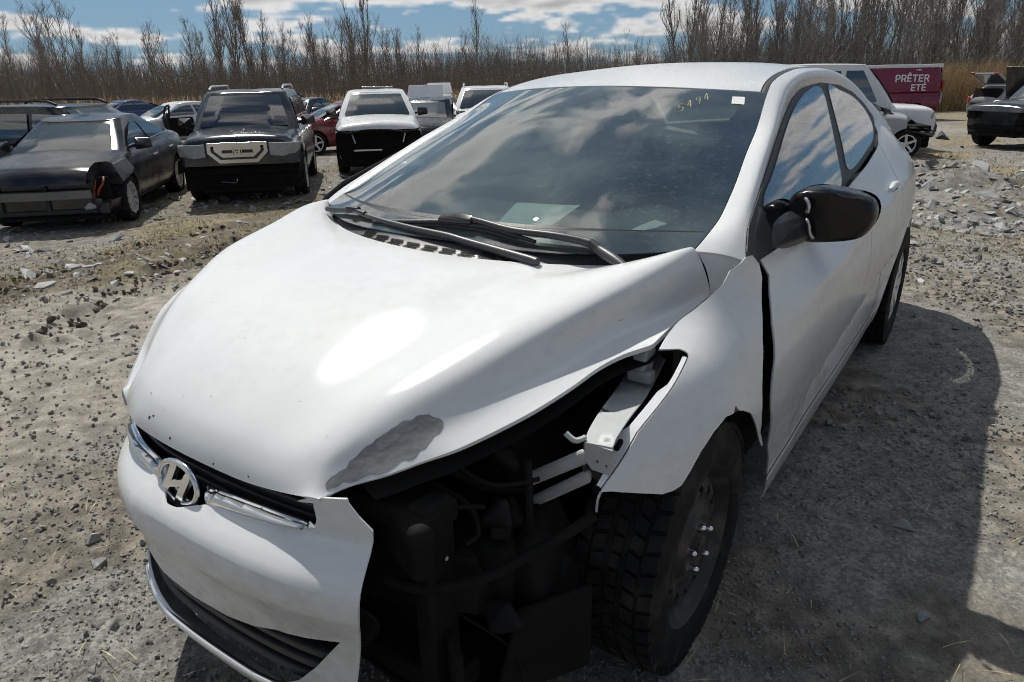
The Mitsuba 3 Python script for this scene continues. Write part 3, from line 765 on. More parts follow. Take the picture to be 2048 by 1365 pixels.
# inside: dashboard, wheel, seats, floor
dl = [[(1.02, -.62, .93), (1.25, -.655, .925), (1.55, -.66, .93), (1.72, -.66, .90), (1.76, -.66, .72), (1.70, -.66, .50)], [(.96, MID, .925), (1.25, MID, .945), (1.55, MID, .955), (1.70, MID, .93), (1.74, MID, .74), (1.66, MID, .50)]]
DG = loft([np.array(dl[0]), np.array(dl[1]), mir(np.array(dl[0]))], 40, 41)
for yc, amp in ((-.36, .055), (.44, .02)):
    DG[..., 2] += amp * np.exp(-((DG[..., 1] - yc) / .16) ** 2 - ((DG[..., 0] - 1.60) / .13) ** 2)
sheet(H + '__dashboard', DG, 'mat_dash', t=.01)
for pts_, txt in (([(1.075, -.012, .957), (1.115, -.148, .957), (1.569, -.062, .987), (1.445, .125, .987)], 'large white paper sheet lying on the dashboard, nearer the middle'), ([(1.199, -.383, .966), (1.472, -.385, .975), (1.429, -.509, .975), (1.229, -.523, .966)], 'white paper sheet on the dashboard in front of the steering wheel')):
    a_, b_, c_, d_ = [np.array(p_) for p_ in pts_]
    u_, v_ = np.meshgrid(np.linspace(0, 1, 14), np.linspace(0, 1, 14))
    G = ((1 - u_)[..., None] * a_ + u_[..., None] * b_) * (1 - v_)[..., None] + ((1 - u_)[..., None] * d_ + u_[..., None] * c_) * v_[..., None]
    G[..., 2] += .006 * np.sin(u_ * 3 + v_ * 2)
    pk = num('paper_sheet')
    sheet(pk, G, 'mat_paper', t=.001)
    label(pk, txt, 'paper')
q = np.linspace(0, 2 * np.pi, 49)
ring = np.stack([.03 * 0 * q, np.cos(q) * .185, np.sin(q) * .185], -1) @ rot('y', -25).T + [1.80, -.36, .93]
putm(H + '__steering_wheel', cat(tube(ring, .0155, 8, cap=False), hull(np.array([(0, .07, .04), (0, -.07, .04), (0, .05, -.07), (0, -.05, -.07)]) @ rot('y', -25).T + [1.80, -.36, .93], .03), *[tube(np.array([(0, 0, 0), (0, .18 * math.cos(a), .18 * math.sin(a))]) @ rot('y', -25).T + [1.80, -.36, .93], .016, 6) for a in (0.15, 3.0, -1.57)], tube([(1.78, -.36, .92), (1.55, -.36, .84)], .04, 10)), 'mat_dash', smooth=40)
for s in (-1, 1):
    yc = MID + s * .37
    r_ = num(H + '__front_seat')
    putm(r_, cat(hull([(x, yc + d, z) for d in (-.20, .20) for x, z in ((2.02, .50), (2.46, .46), (2.05, .40), (2.46, .36))], .05), hull([(x, yc + d, z) for d in (-.19, .19) for x, z in ((2.44, .50), (2.54, .50), (2.60, .98), (2.68, .98))], .05)), 'mat_cloth', smooth=50)
    putm(r_ + '__headrest', hull([(x, yc + d, z) for d in (-.09, .09) for x, z in ((2.63, 1.08), (2.66, 1.08), (2.65, 1.19), (2.70, 1.19))], .04), 'mat_cloth', smooth=50)
putm(H + '__rear_seat', cat(hull([(x, MID + d, z) for d in (-.56, .56) for x, z in ((3.0, .46), (3.35, .44), (3.35, .36), (3.0, .36))], .06), hull([(x, MID + d, z) for d in (-.54, .54) for x, z in ((3.34, .5), (3.45, .5), (3.58, .98), (3.66, .98))], .06)), 'mat_cloth', smooth=50)
putm(H + '__parcel_shelf', boxm((3.85, MID, 1.0), (.5, 1.15, .03)), 'mat_dash')
tub = [boxm((2.4, MID, .26), (3.2, 1.56, .04)), boxm((1.02, MID, .56), (.05, 1.40, .66)), boxm((3.98, MID, .62), (.05, 1.3, .7))]
for s in (-1, 1):
    tub += [boxm((2.35, MID + s * .755, .60), (2.1, .05, .66)), boxm((2.30, MID + s * .715, .88), (2.0, .03, .10))]
putm(H + '__cabin_trim', cat(*tub), 'mat_dash')
rm = hull([(1.98, MID + d, z) for d in (-.10, .10) for z in (1.245, 1.285)], .02)
putm(H + '__rear_view_mirror', cat(rm, tube([(1.97, MID, 1.28), (1.90, MID, 1.345)], .010, 6)), 'mat_dash', smooth=40)

# wheels
TYRE = [(.205, -.088), (.215, -.098), (.245, -.103), (.285, -.1), (.302, -.092), (.3075, -.075), (.3085, 0), (.3075, .075), (.302, .092), (.285, .1), (.245, .103), (.215, .098), (.205, .088)]


def wheel(cx, cy, s, kind, steer=0.0):
    r_ = num(H + '__wheel')
    R = rot('z', steer)
    tr = lambda v: (np.asarray(v) * [1, -s, 1]) @ R.T + [cx, cy, .312]
    fl = (lambda f: f) if s < 0 else (lambda f: np.asarray(f)[:, ::-1])
    v, f = revolve(TYRE, 72)
    bl = []
    for ry, wd, n_, sk in ((-.080, .030, 44, .25), (-.042, .028, 48, -.3), (0, .022, 52, .0), (.042, .028, 48, .3), (.080, .030, 44, -.25)):
        for i in range(n_):
            a0 = 2 * math.pi * (i + (.5 if ry > 0 else 0)) / n_
            L = 2 * math.pi * .315 / n_ * .76
            b, bf = boxm((0, ry, 0), (L, wd, .014))
            b[:, 0] += sk * (b[:, 1] - ry)
            rr = .3125 - (.004 if abs(ry) > .07 else 0) + b[:, 2]
            an = a0 + b[:, 0] / .315
            bl.append((np.c_[rr * np.cos(an), b[:, 1], rr * np.sin(an)], bf[:, ::-1]))
    put(r_ + '__tyre', tr(v), fl(f[:, ::-1]), 'mat_rubber', smooth=40)
    bv, bf = cat(*bl)
    put(r_ + '__tyre__tread', tr(bv), fl(bf), 'mat_rubber')
    labels[r_ + '__tyre__tread'] = {'kind': 'stuff'}
    if kind == 'steel':
        P = Point(0, 0).buffer(.176, 32)
        for k in range(14):
            a = 2 * math.pi * k / 14
            P = P.difference(shapely.affinity.translate(Point(0, 0).buffer(.0135, 8), .138 * math.cos(a), .138 * math.sin(a)))
        P = P.difference(Point(0, 0).buffer(.034, 16))

        def rf_(p):
            r = np.linalg.norm(p, axis=1)
            return np.c_[p[:, 0], np.interp(r, [0, .05, .085, .105, .135, .16, .176], [-.076, -.076, -.084, -.064, -.072, -.066, -.050]), p[:, 1]]
        p, f2 = flat_mesh(P, .012)
        V, Nn = rf_(p), fn_normals(rf_, p)
        V, f2, Nn = shell(V, Nn, f2, .006)
        put(r_ + '__rim', tr(V), f2, 'mat_steel_wheel', smooth=40)
        lipv, lipf = revolve([(.176, -.050), (.185, -.052), (.192, -.062), (.206, -.084), (.212, -.088), (.206, -.090), (.186, -.066), (.176, -.04)], 64)
        put(r_ + '__rim__lip', tr(lipv), lipf, 'mat_steel_wheel', smooth=40)
        for k in range(5):
            a = 2 * math.pi * (k + .3) / 5
            q = hull([(.057 * math.cos(a), -.078, .057 * math.sin(a)), (.057 * math.cos(a), -.094, .057 * math.sin(a))], [.0105, .008])
            put(num(r_ + '__wheel_nut'), tr(q[0]), q[1], 'mat_chrome', smooth=40)
        q = revolve([(.0, -.096), (.026, -.094), (.030, -.07)], 24)
        put(r_ + '__hub', tr(q[0]), q[1], 'mat_steel_wheel', smooth=40)
    else:
        P = Point(0, 0).buffer(.205, 48).difference(Point(0, 0).buffer(.178, 48)).union(Point(0, 0).buffer(.055, 24))
        for k in range(7):
            a = 2 * math.pi * k / 7
            P = P.union(LineString([(0, 0), (.19 * math.cos(a + .1), .19 * math.sin(a + .1))]).buffer(.019)).union(LineString([(.03 * math.cos(a), .03 * math.sin(a)), (.19 * math.cos(a - .12), .19 * math.sin(a - .12))]).buffer(.009))
        P = P.buffer(.006).buffer(-.006)
        rf2 = lambda p: np.c_[p[:, 0], np.interp(np.linalg.norm(p, axis=1), [0, .05, .12, .17, .205], [-.082, -.084, -.094, -.092, -.080]), p[:, 1]]
        p, f2 = flat_mesh(P, .010)
        V, Nn = rf2(p), fn_normals(rf2, p)
        V, f2, Nn = shell(V, Nn, f2, .012)
        put(r_ + '__rim', tr(V), f2, 'mat_alloy', smooth=40)
    q = revolve([(.0, -.010), (.13, -.008), (.135, .02), (.0, .03)], 40)
    put(r_ + '__brake_disc', tr(q[0]), q[1], 'mat_steel_wheel', smooth=40)
    q = revolve([(.206, -.086), (.19, -.05), (.18, .03), (.20, .088)], 48)
    put(r_ + '__barrel', tr(q[0]), q[1], 'mat_steel_wheel', smooth=40)


wheel(.855, -.728, -1, 'steel')
wheel(.855, .777 + 2 * MID, 1, 'steel')
wheel(3.55, -.80, -1, 'alloy')
wheel(3.55, .765 + 2 * MID, 1, 'alloy')
label(H + '__wheel', 'plain dark steel front wheel with bright nuts')
for cx in (.855, 3.55):                                              # wheel houses
    for s in (-1, 1):
        a = np.linspace(-.35, math.pi + .35, 30)
        arc = np.c_[cx + .365 * np.cos(a), 0 * a, .33 + .365 * np.sin(a)]
        y0, y1 = (MID + s * .81, MID + s * .54)
        G = np.stack([arc + [0, y0, 0], arc + [0, (y0 + y1) / 2, .0], arc + [0, y1, 0], arc * [.2, 1, .2] + [cx * .8, y1, .3 * .8]])
        if cx < 1 and s < 0:
            G = np.stack([arc[:19] + [0, y0, 0], arc[:19] + [0, (y0 + y1) / 2, 0], arc[:19] + [0, y1, 0], arc[:19] * [.2, 1, .2] + [cx * .8, y1, .3 * .8]])
        sheet(num(H + '__wheel_liner'), G, 'mat_dark', t=.004)

# what the missing headlamp and torn bumper lay open
AP = [(.47, -.70), (.485, -.692), (.70, -.640), (.89, -.598), (.97, -.61), (.93, -.665), (.70, -.712), (.48, -.752)]
apz = lambda p: np.c_[p, .748 + .008 * np.sin((p[:, 0] - .43) * 14) * (p[:, 0] > .5) - .006 * (np.abs(p[:, 0] - .66) < .05) * (np.abs(p[:, 1] + .68) < .02)]
panel(H + '__apron_panel', Polygon(AP), apz, 'mat_ecoat', h=.02, t=.004)
fx = lambda p: np.c_[.474 + .10 * (.74 - p[:, 1]) + .02 * np.abs(p[:, 0] + .72), p]
FP = Polygon([(-.696, .746), (-.755, .744), (-.757, .70), (-.748, .686), (-.71, .686), (-.695, .705)]).difference(Point(-.722, .708).buffer(.004)).difference(Point(-.742, .704).buffer(.004))
panel(H + '__apron_panel__end_plate', FP, fx, 'mat_ecoat', h=.012, t=.004, flip=fn_normals(fx, np.array([[-.76, .73]]))[0, 0] > 0)
sl = lambda p: np.c_[p[:, 0], -.690 + (p[:, 0] - .485) * .228, p[:, 1]]
panel(H + '__apron_panel__side_wall', Polygon([(.49, .742), (.88, .742), (.88, .56), (.60, .58), (.49, .67)]), sl, 'mat_dark_grey', h=.03, t=.004)
putm(H + '__lamp_hook', tube(spline([(.455, -.665, .765), (.46, -.685, .752), (.48, -.693, .752)], 12), .006, 6), 'mat_ecoat', smooth=40)
putm(H + '__lamp_bracket', cat(boxm((.80, -.665, .80), (.05, .035, .06), rot('y', 20), .006), boxm((.785, -.668, .765), (.03, .06, .03), None, .006)), 'mat_ecoat', smooth=40)
putm(H + '__lamp_rail', cat(hull([(.49, -.685, .708), (.49, -.565, .618), (.49, -.685, .695), (.49, -.565, .606)], .010), hull([(.50, -.690, .660), (.50, -.560, .552), (.50, -.690, .646), (.50, -.560, .541)], .008)), 'mat_ecoat', smooth=40)
putm(H + '__radiator_support', cat(boxm((.24, -.10, .64), (.10, .86, .05), None, .01), boxm((.26, -.05, .24), (.10, 1.0, .06), None, .01), *[boxm((.24, y, .45), (.08, .05, .45), None, .01) for y in (-.50, MID, .40)], boxm((.23, -.40, .60), (.05, .30, .12), rot('z', -20), .02)), 'mat_dark', smooth=40)
putm(H + '__radiator', cat(boxm((.30, MID, .46), (.04, .90, .42))), 'mat_dark')
bb = [(.16 + .35 * (y - MID) ** 2, y) for y in np.linspace(-.56, .42, 24)]
putm(H + '__bumper_beam', cat(*[hull([(x0, y0, .41), (x1, y1, .41), (x0, y0, .53), (x1, y1, .53), (x0 + .05, y0, .41), (x1 + .05, y1, .53)], .008) for (x0, y0), (x1, y1) in zip(bb[:-1], bb[1:])]), 'mat_dark', smooth=40)
putm(H + '__engine', cat(boxm((.62, .12, .60), (.42, .62, .30), None, .05), boxm((.62, -.40, .66), (.28, .24, .22), None, .02), boxm((.42, -.48, .44), (.22, .20, .20), rot('z', 15), .03), tube(spline([(.36, -.30, .70), (.50, -.36, .74), (.66, -.30, .76)], 24), .035, 10)), 'mat_dark', smooth=40)
putm(H + '__washer_tank', cat(hull([(.40, -.64, .34), (.58, -.62, .34), (.40, -.52, .34), (.42, -.60, .52), (.55, -.56, .52)], .03)), 'mat_dark', smooth=40)
putm(H + '__bumper_bracket', tube(spline([(.17, -.43, .512), (.20, -.50, .50), (.26, -.58, .51), (.36, -.66, .55), (.46, -.73, .60)], 40), np.r_[np.full(40, .011)], 8), 'mat_dark', smooth=True)
for w_, r_w in (([(.30, -.45, .66), (.34, -.52, .60), (.33, -.54, .56), (.30, -.53, .55)], .006), ([(.42, -.60, .70), (.41, -.61, .62), (.40, -.615, .55)], .008), ([(.25, -.45, .42), (.30, -.55, .36), (.33, -.62, .30), (.31, -.66, .24)], .004),
                ([(.28, -.38, .60), (.35, -.44, .66), (.42, -.50, .60), (.50, -.56, .58)], .009), ([(.36, -.52, .52), (.42, -.55, .47), (.40, -.60, .40), (.44, -.66, .36)], .006), ([(.20, -.44, .62), (.26, -.50, .64), (.34, -.55, .62)], .005), ([(.33, -.50, .70), (.37, -.57, .66), (.43, -.62, .66)], .005)):
    putm(num(H + '__lamp_wiring'), tube(spline(w_, 30), r_w, 6), 'mat_dark', smooth=40)
putm(H + '__wiring_plug', boxm((.36, -.575, .565), (.04, .04, .028), rot('z', 30), .006), 'mat_dark', smooth=40)
rq = np.random.default_rng(8)
for q_ in range(14):
    cc = np.array([rq.uniform(.30, .52), rq.uniform(-.62, -.40), rq.uniform(.34, .66)])
    putm(num(H + '__bay_fitting'), hull(cc + rq.normal(0, 1, (8, 3)) * [.016, .02, .014], .012), ['mat_dark', 'mat_rubber'][q_ % 2], smooth=50)
putm(H + '__lamp_wiring__connector', hull([(.225, -.455, .575), (.24, -.50, .57), (.25, -.52, .545), (.23, -.50, .555)], .007), 'mat_ecoat', smooth=40)
putm(H + '__undertray', cat(hull([(.20, -.55, .19), (.30, .45, .19), (.55, .52, .17), (.55, -.62, .17)], .008), boxm((.26, -.50, .30), (.015, .22, .16), rot('z', -35), .004), hull([(.30, -.60, .20), (.46, -.72, .22), (.46, -.72, .42), (.34, -.63, .40)], .008)), 'mat_dark', smooth=40)
putm(H + '__bonnet_underside', sheet_mesh(HOOD[::3, 8:-2:3] - [0, 0, .045]), 'mat_dark')
putm(H + '__underbody', cat(boxm((2.4, MID, .22), (3.9, 1.3, .05)), boxm((4.1, MID, .42), (.7, 1.2, .35))), 'mat_dark')

# ---------------------------------------------------------------- ground
def sm(a, b, x):
    t = np.clip((x - a) / (b - a), 0, 1)
    return t * t * (3 - 2 * t)


RUTS = [np.array([(.4, 4.2), (1.9, 5.6), (3.3, 6.6), (5.0, 7.3)]), np.array([(1.1, 3.3), (2.6, 4.6), (4.2, 5.6), (6.0, 6.2)])]
RUTL = [resample(spline(r, 60), n=90) for r in RUTS]


def near_line(x, y, L):
    d = np.full(x.shape, 9.0); s = np.zeros(x.shape)
    for k in range(len(L) - 1):
        a, b = L[k], L[k + 1]
        t = np.clip(((x - a[0]) * (b - a)[0] + (y - a[1]) * (b - a)[1]) / ((b - a) @ (b - a)), 0, 1)
        q = np.hypot(x - a[0] - t * (b - a)[0], y - a[1] - t * (b - a)[1])
        m = q < d
        d = np.where(m, q, d); s = np.where(m, k + t, s)
    return d, s


def ground_z(x, y, fine=True):
    x, y = np.asarray(x, float), np.asarray(y, float)
    t = np.hypot(x - 1.5, y + .3)
    z = -.52 * sm(3.5, 10, t) - .30 * sm(12, 40, t)
    p = np.stack([x, y, 0 * x], -1)
    a = sm(3.0, 6.5, t)
    z = z + a * .10 * (meshkit.fbm(p * .55 + 3, 3, 1) - .5) + a * .05 * (meshkit.fbm(p * 2.3, 3, 2) - .5)
    hx, hy = x - 12.2, y + .6
    z = z + .38 * np.exp(-(hx / 2.6) ** 2 - (hy / 2.4) ** 2) * (.45 + 1.1 * meshkit.fbm(p * 1.7 + 5, 3, 8))
    if fine:
        f = np.exp(-t / 26.0)
        z = z + f * (.030 * (meshkit.fbm(p * 6.1, 3, 3) - .5) * (.45 + .55 * a) + .022 * (meshkit.fbm(p * 22, 3, 4) - .5) * (.5 + .9 * a))
        z = z + .018 * a * f * (np.abs(meshkit.noise(p * 11, 7) - .5) < .07) * 0
        m = (x > -.5) & (x < 8) & (y > 2) & (y < 9)
        if m.any():
            for L in RUTL:
                d, s = near_line(x[m], y[m], L)
                q_ = np.stack([x[m], y[m], 0 * s], -1)
                z[m] += .17 * np.exp(-((d - .14) / .10) ** 2) * (meshkit.fbm(q_ * 5.2, 3, 17) - .38) - .05 * np.exp(-(d / .20) ** 2)
    return z


def cam_ground(u, depth):
    """the ground point at a bearing and a distance along the view axis"""
    q = CAM + (CF + CR * (u - 1024) / 1385.85 + CU * .30) * depth
    return q[0], q[1], float(ground_z(q[0:1], q[1:2], False)[0])


fa = math.atan2(CF[1], CF[0])
th = np.r_[np.linspace(fa - .80, fa + .80, 760), np.linspace(fa + .80, fa - .80 + 2 * np.pi, 70)[1:-1]]
rr = np.r_[0.05, .3, .6, np.geomspace(.9, 30, 620), np.geomspace(30, 2600, 60)[1:]]
RR, TH = np.meshgrid(rr, th, indexing='ij')
GX, GY = CAM[0] + RR * np.cos(TH), CAM[1] + RR * np.sin(TH)
GZ = ground_z(GX, GY)
nr, nt = GX.shape
i, j = np.meshgrid(np.arange(nr - 1), np.arange(nt), indexing='ij')
q = np.stack([i * nt + j, (i + 1) * nt + j, (i + 1) * nt + (j + 1) % nt, i * nt + (j + 1) % nt], -1).reshape(-1, 4)


def ground_col(p, n, uv):
    big = fbm(p.x * .33 + 11, p.y * .33, 0, 4)
    mid = fbm(p.x * 1.9, p.y * 1.9 + 5, 0, 4)
    fin = fbm(p.x * 16, p.y * 16, 0, 4)
    v1, v2, vr = voronoi(p.x * 88 + 2.5 * fin, p.y * 88)
    wr = fbm(p.x * 31, p.y * 31, 2, 3)
    peb = mix((.19, .188, .184), (.36, .355, .342), vr)
    slate = mix((.20, .21, .21), (.42, .42, .40), wr)
    soil = mix((.165, .152, .132), (.30, .278, .24), smoothstep(.25, .8, fin * .6 + mid * .4))
    c = mix(peb, soil, smoothstep(.34, .62, mid))
    c = mix(c, slate, smoothstep(.55, .75, big) * smoothstep(.25, .55, fin) * .8)
    dx, dy = p.x - 1.5, p.y + .3
    t = dr.sqrt(dx * dx + dy * dy)
    left = smoothstep(.9, 2.2, p.y - .25 * p.x)
    c = mix(c, mix((.27, .252, .222), (.46, .437, .40), fin * .55 + mid * .45), left * smoothstep(7.0, 4.5, t) * .85)
    grass = mix((.23, .185, .085), (.34, .27, .14), fin)
    gm = smoothstep(.52, .70, fbm(p.x * .62 + 40, p.y * .62 + 3, 0, 4)) * smoothstep(4.5, 7.0, t)
    c = mix(c, grass, gm * smoothstep(.3, .6, fin) * .75)
    muddy = smoothstep(3.2, 5.0, t) * smoothstep(13.5, 10.5, t) * smoothstep(.2, 1.6, p.y - .3 * p.x) * smoothstep(.30, .62, fbm(p.x * .8 + 9, p.y * .8, 4, 3))
    c = mix(c, mix((.11, .093, .065), (.24, .215, .165), fin), muddy * .85)
    sl = (p.y - 4.2) * .829 - (p.x - .4) * .559 + (fbm(p.x * 2.1, p.y * 2.1, 7, 3) - .5) * .9
    seen = smoothstep(3.6, 5.2, t) * smoothstep(11, 8, t) * smoothstep(-.5, 1.0, p.y - .3 * p.x)
    rut = dr.maximum(smoothstep(.34, .08, dr.abs(sl - .02)), smoothstep(.30, .08, dr.abs(sl + 1.12)))
    c = mix(c, mix((.075, .062, .048), (.16, .135, .105), fin), rut * seen * smoothstep(.25, .6, fin * .5 + mid * .5) * .9)
    strip = dr.maximum(smoothstep(.40, .12, dr.abs(sl - .72)), smoothstep(.28, .08, dr.abs(sl + .60)))
    c = mix(c, mix((.13, .12, .068), (.25, .225, .135), fin), strip * seen * smoothstep(.35, .6, mid * .5 + fin * .5) * .75)
    track = smoothstep(2.0, .8, dr.abs(p.x - 30 + .25 * p.y)) * smoothstep(-12, -2, p.y)
    c = mix(c, (.34, .32, .29), track * .8)
    far = smoothstep(45, 75, t)
    c = mix(c, mix((.30, .20, .10), (.38, .27, .15), mid), far)
    sp = noise(p.x * 210, p.y * 210, 1)
    return c * (.74 + .5 * sp) * (.58 + .74 * fin) * .70 * mi.Color3f(1.02, 1.0, .95)


principled('mat_ground', proc(ground_col), .95, spec=.15)
V = np.stack([GX, GY, GZ], -1).reshape(-1, 3)
put('ground', V, np.vstack([q[:, [0, 1, 2]], q[:, [0, 2, 3]]]), 'mat_ground', smooth=True)
label('ground', 'gravel and mud yard with dry grass patches', kind='structure')

# stones, shards and straw
rng = np.random.default_rng(7)


def stone_variants(n, flat, seed):
    out = []
    r = np.random.default_rng(seed)
    for k in range(n):
        p = r.normal(size=(11, 3)); p /= np.linalg.norm(p, axis=1, keepdims=True)
        p *= r.uniform(.75, 1.1, (11, 1)) * [1, r.uniform(.6, .95), flat * r.uniform(.7, 1.3)]
        v, f = hull(p)
        out.append((v, f))
    return out


def scatter(xs, ys, sizes, variants, sink=.25, tiltd=.5):
    vs, fs, o = [], [], 0
    zs = ground_z(xs, ys)
    order = rng.integers(0, len(variants), len(xs))
    for k, (v, f) in enumerate(variants):
        m = np.where(order == k)[0]
        if not len(m):
            continue
        a = rng.uniform(0, 2 * np.pi, len(m)); tx = rng.normal(0, tiltd, len(m)) * .5; ty = rng.normal(0, tiltd, len(m)) * .5
        c, s = np.cos(a), np.sin(a)
        P = v[None] * sizes[m][:, None, None]
        X = P[..., 0] * c[:, None] - P[..., 1] * s[:, None]; Y = P[..., 0] * s[:, None] + P[..., 1] * c[:, None]
        Z = P[..., 2] + X * tx[:, None] + Y * ty[:, None]
        W = np.stack([X + xs[m][:, None], Y + ys[m][:, None], Z + zs[m][:, None] + (np.abs(v[:, 2]).max() * sizes[m] * (1 - 2 * sink))[:, None]], -1)
        vs.append(W.reshape(-1, 3)); fs.append((f[None] + (np.arange(len(m)) * len(v))[:, None, None]).reshape(-1, 3) + o); o += W.shape[0] * W.shape[1]
    return np.vstack(vs), np.vstack(fs)


def view_points(n, r0, r1, a0=-.78, a1=.78):
    r = np.exp(rng.uniform(math.log(r0), math.log(r1), n)); a = fa + rng.uniform(a0, a1, n)
    return CAM[0] + r * np.cos(a), CAM[1] + r * np.sin(a), r


def under_car(x, y):
    return (x > .1) & (x < 4.5) & (np.abs(y - MID) < .80)


def stone_col(lo, hi, s):
    def f(p, n, uv):
        a = cell_rand(dr.floor(p.x * s), dr.floor(p.y * s), 3)
        g = fbm(p.x * 60, p.y * 60, p.z * 60, 3)
        return mix(lo, hi, dr.clip(a * .7 + g * .3, 0, 1))
    return proc(f)


principled('mat_gravel', stone_col((.12, .118, .112), (.31, .303, .283), 37), .85, spec=.3)
principled('mat_slate', stone_col((.13, .136, .14), (.35, .355, .35), 9), .6, spec=.5)
principled('mat_soil', proc(lambda p, n, uv: mix((.05, .042, .034), (.13, .11, .085), fbm(p.x * 24, p.y * 24, p.z * 24, 3))), .95, spec=.1)
principled('mat_straw', proc(lambda p, n, uv: mix((.34, .27, .14), (.58, .49, .31), cell_rand(dr.floor(p.x * 14), dr.floor(p.y * 14), 2))), .9, spec=.1)
principled('mat_dry_grass', proc(lambda p, n, uv: mix((.17, .155, .075), (.36, .30, .16), cell_rand(dr.floor(p.x * 7), dr.floor(p.y * 7), 2) * .6 + .4 * noise(p.x * 3, p.y * 3, 0))), .9, spec=.1)

sv, fv = stone_variants(14, .65, 3), stone_variants(14, .28, 5)
xs, ys, r = view_points(70000, .9, 10)
sz = np.clip(rng.lognormal(math.log(.0050), .50, len(xs)), np.float64(.0022), np.where(ys - .25 * xs > 1.2, .011, .022)) * np.clip(r / 2.4, .7, 2.2)
dens = meshkit.fbm(np.stack([xs, ys, 0 * xs], -1) * 1.3, 3, 9)
leftp = sm(.9, 2.2, ys - .25 * xs)
k = rng.uniform(0, 1, len(xs)) < np.where(leftp > .5, .36, 1.0) * sm(.25, .6, dens)
v, f = scatter(xs[k], ys[k], sz[k], sv)
put('gravel', v, f, 'mat_gravel')
label('gravel', 'loose grey gravel spread over the yard', 'gravel', kind='stuff')

# slate rubble: heaped to the right behind the car and scattered between the wrecks on the left
xs, ys, r = view_points(15000, 5.5, 34)
ang = np.arctan2(ys - CAM[1], xs - CAM[0]) - fa
heap = 1.0 * ((ang < -.30) & (r > 8.2) & (r < 15))
mid_ = (ang > .10) & (r > 6.2) & (r < 19)
dn = meshkit.fbm(np.stack([xs, ys, 0 * xs], -1) * .45 + 8, 3, 21)
keep = rng.uniform(0, 1, len(xs)) < (.95 * heap + .62 * mid_ * sm(.42, .58, dn) + .06 + .35 * (ang < -.3) * (r > 5.5) * (r < 8.2) * sm(.45, .6, dn))
xs, ys, r = xs[keep], ys[keep], r[keep]
sz = np.clip(rng.lognormal(math.log(.042), .55, len(xs)), .014, .17) * np.clip(r / 11, .7, 1.3)
big = np.argsort(-sz / r)[:140]
rest = np.setdiff1d(np.arange(len(xs)), big)
v, f = scatter(xs[rest], ys[rest], sz[rest], fv, tiltd=.9)
put('slate_rubble', v, f, 'mat_slate')
label('slate_rubble', 'broken slate rubble scattered between the wrecked cars', 'rubble', kind='stuff')
for b in big:
    v, f = scatter(xs[b:b + 1], ys[b:b + 1], sz[b:b + 1], fv, tiltd=.5)
    side = 'right of the white sedan' if (np.arctan2(ys[b] - CAM[1], xs[b] - CAM[0]) - fa) < -.1 else 'left of the white sedan'
    kk = put(num('slate_rock'), v, f, 'mat_slate')
    label(kk, 'larger flat piece of slate lying in the rubble ' + side, 'rock', 'slate pieces ' + side)
# a few stones close by, in the shadow and beside the bumper
near_px = [(1.726, -1.196, .045, .25, 'flat pale stone lying in the shadow beside the front wheel'), (1.288, -1.31, .035, .35, 'pale stone at the near edge of the car shadow'), (.188, .967, .030, .6, 'dark stone on the dirt left of the bumper, farther of two'),
           (.135, .842, .034, .6, 'dark stone on the dirt left of the bumper, nearer of two'), (1.45, -1.62, .03, .4, 'small light stone on the sunlit gravel by the mirror shadow')]
for (x, y, s, fl, txt) in near_px:
    v, f = stone_variants(1, fl, int(abs(x * 1000)) + 3)[0]
    z = float(ground_z(np.array([x]), np.array([y]))[0])
    a = rot('z', (x * 977) % 180)
    kk = putm(num('rock'), (v * s @ a.T + [x, y, z + s * fl * .45], f), 'mat_slate' if fl < .5 else 'mat_gravel')
    label(kk, txt, 'rock')

# clods along the wheel ruts
cl = []
for L in RUTL:
    for k in range(len(L) - 1):
        for e in range(2):
            pnt = L[k] + rng.normal(0, .10, 2)
            cl.append((pnt[0], pnt[1], rng.uniform(.012, .042)))
cl = np.array(cl)
v, f = scatter(cl[:, 0], cl[:, 1], cl[:, 2], sv)
put('mud_clods', v, f, 'mat_soil')
label('mud_clods', 'dark clods of mud thrown up along the wheel ruts', 'mud', kind='stuff')


def blades(xs, ys, hs, ws_, lean, mat, key, text, cat_, flat=False):
    zs = ground_z(xs, ys)
    n = len(xs)
    a = rng.uniform(0, 2 * np.pi, n); b = rng.uniform(0, 2 * np.pi, n)
    d = np.stack([np.cos(a), np.sin(a), 0 * a], -1) * ws_[:, None]
    L = np.stack([np.cos(b), np.sin(b), 0 * b], -1) * (hs * lean)[:, None]
    base = np.stack([xs, ys, zs - (.0 if flat else .01)], -1)
    up = np.zeros((n, 3)); up[:, 2] = hs * np.sqrt(np.clip(1 - lean ** 2, .01, 1))
    if flat:
        base[:, 2] += .012
    p0, p1 = base - d, base + d
    m0, m1 = base + L * .35 + up * .6 - d * .7, base + L * .35 + up * .6 + d * .7
    t = base + L + up
    V = np.stack([p0, p1, m1, m0, t], 1).reshape(-1, 3)
    F = (np.array([[0, 1, 2], [0, 2, 3], [3, 2, 4]])[None] + (np.arange(n) * 5)[:, None, None]).reshape(-1, 3)
    put(key, V, F, mat)
    label(key, text, cat_, kind='stuff')


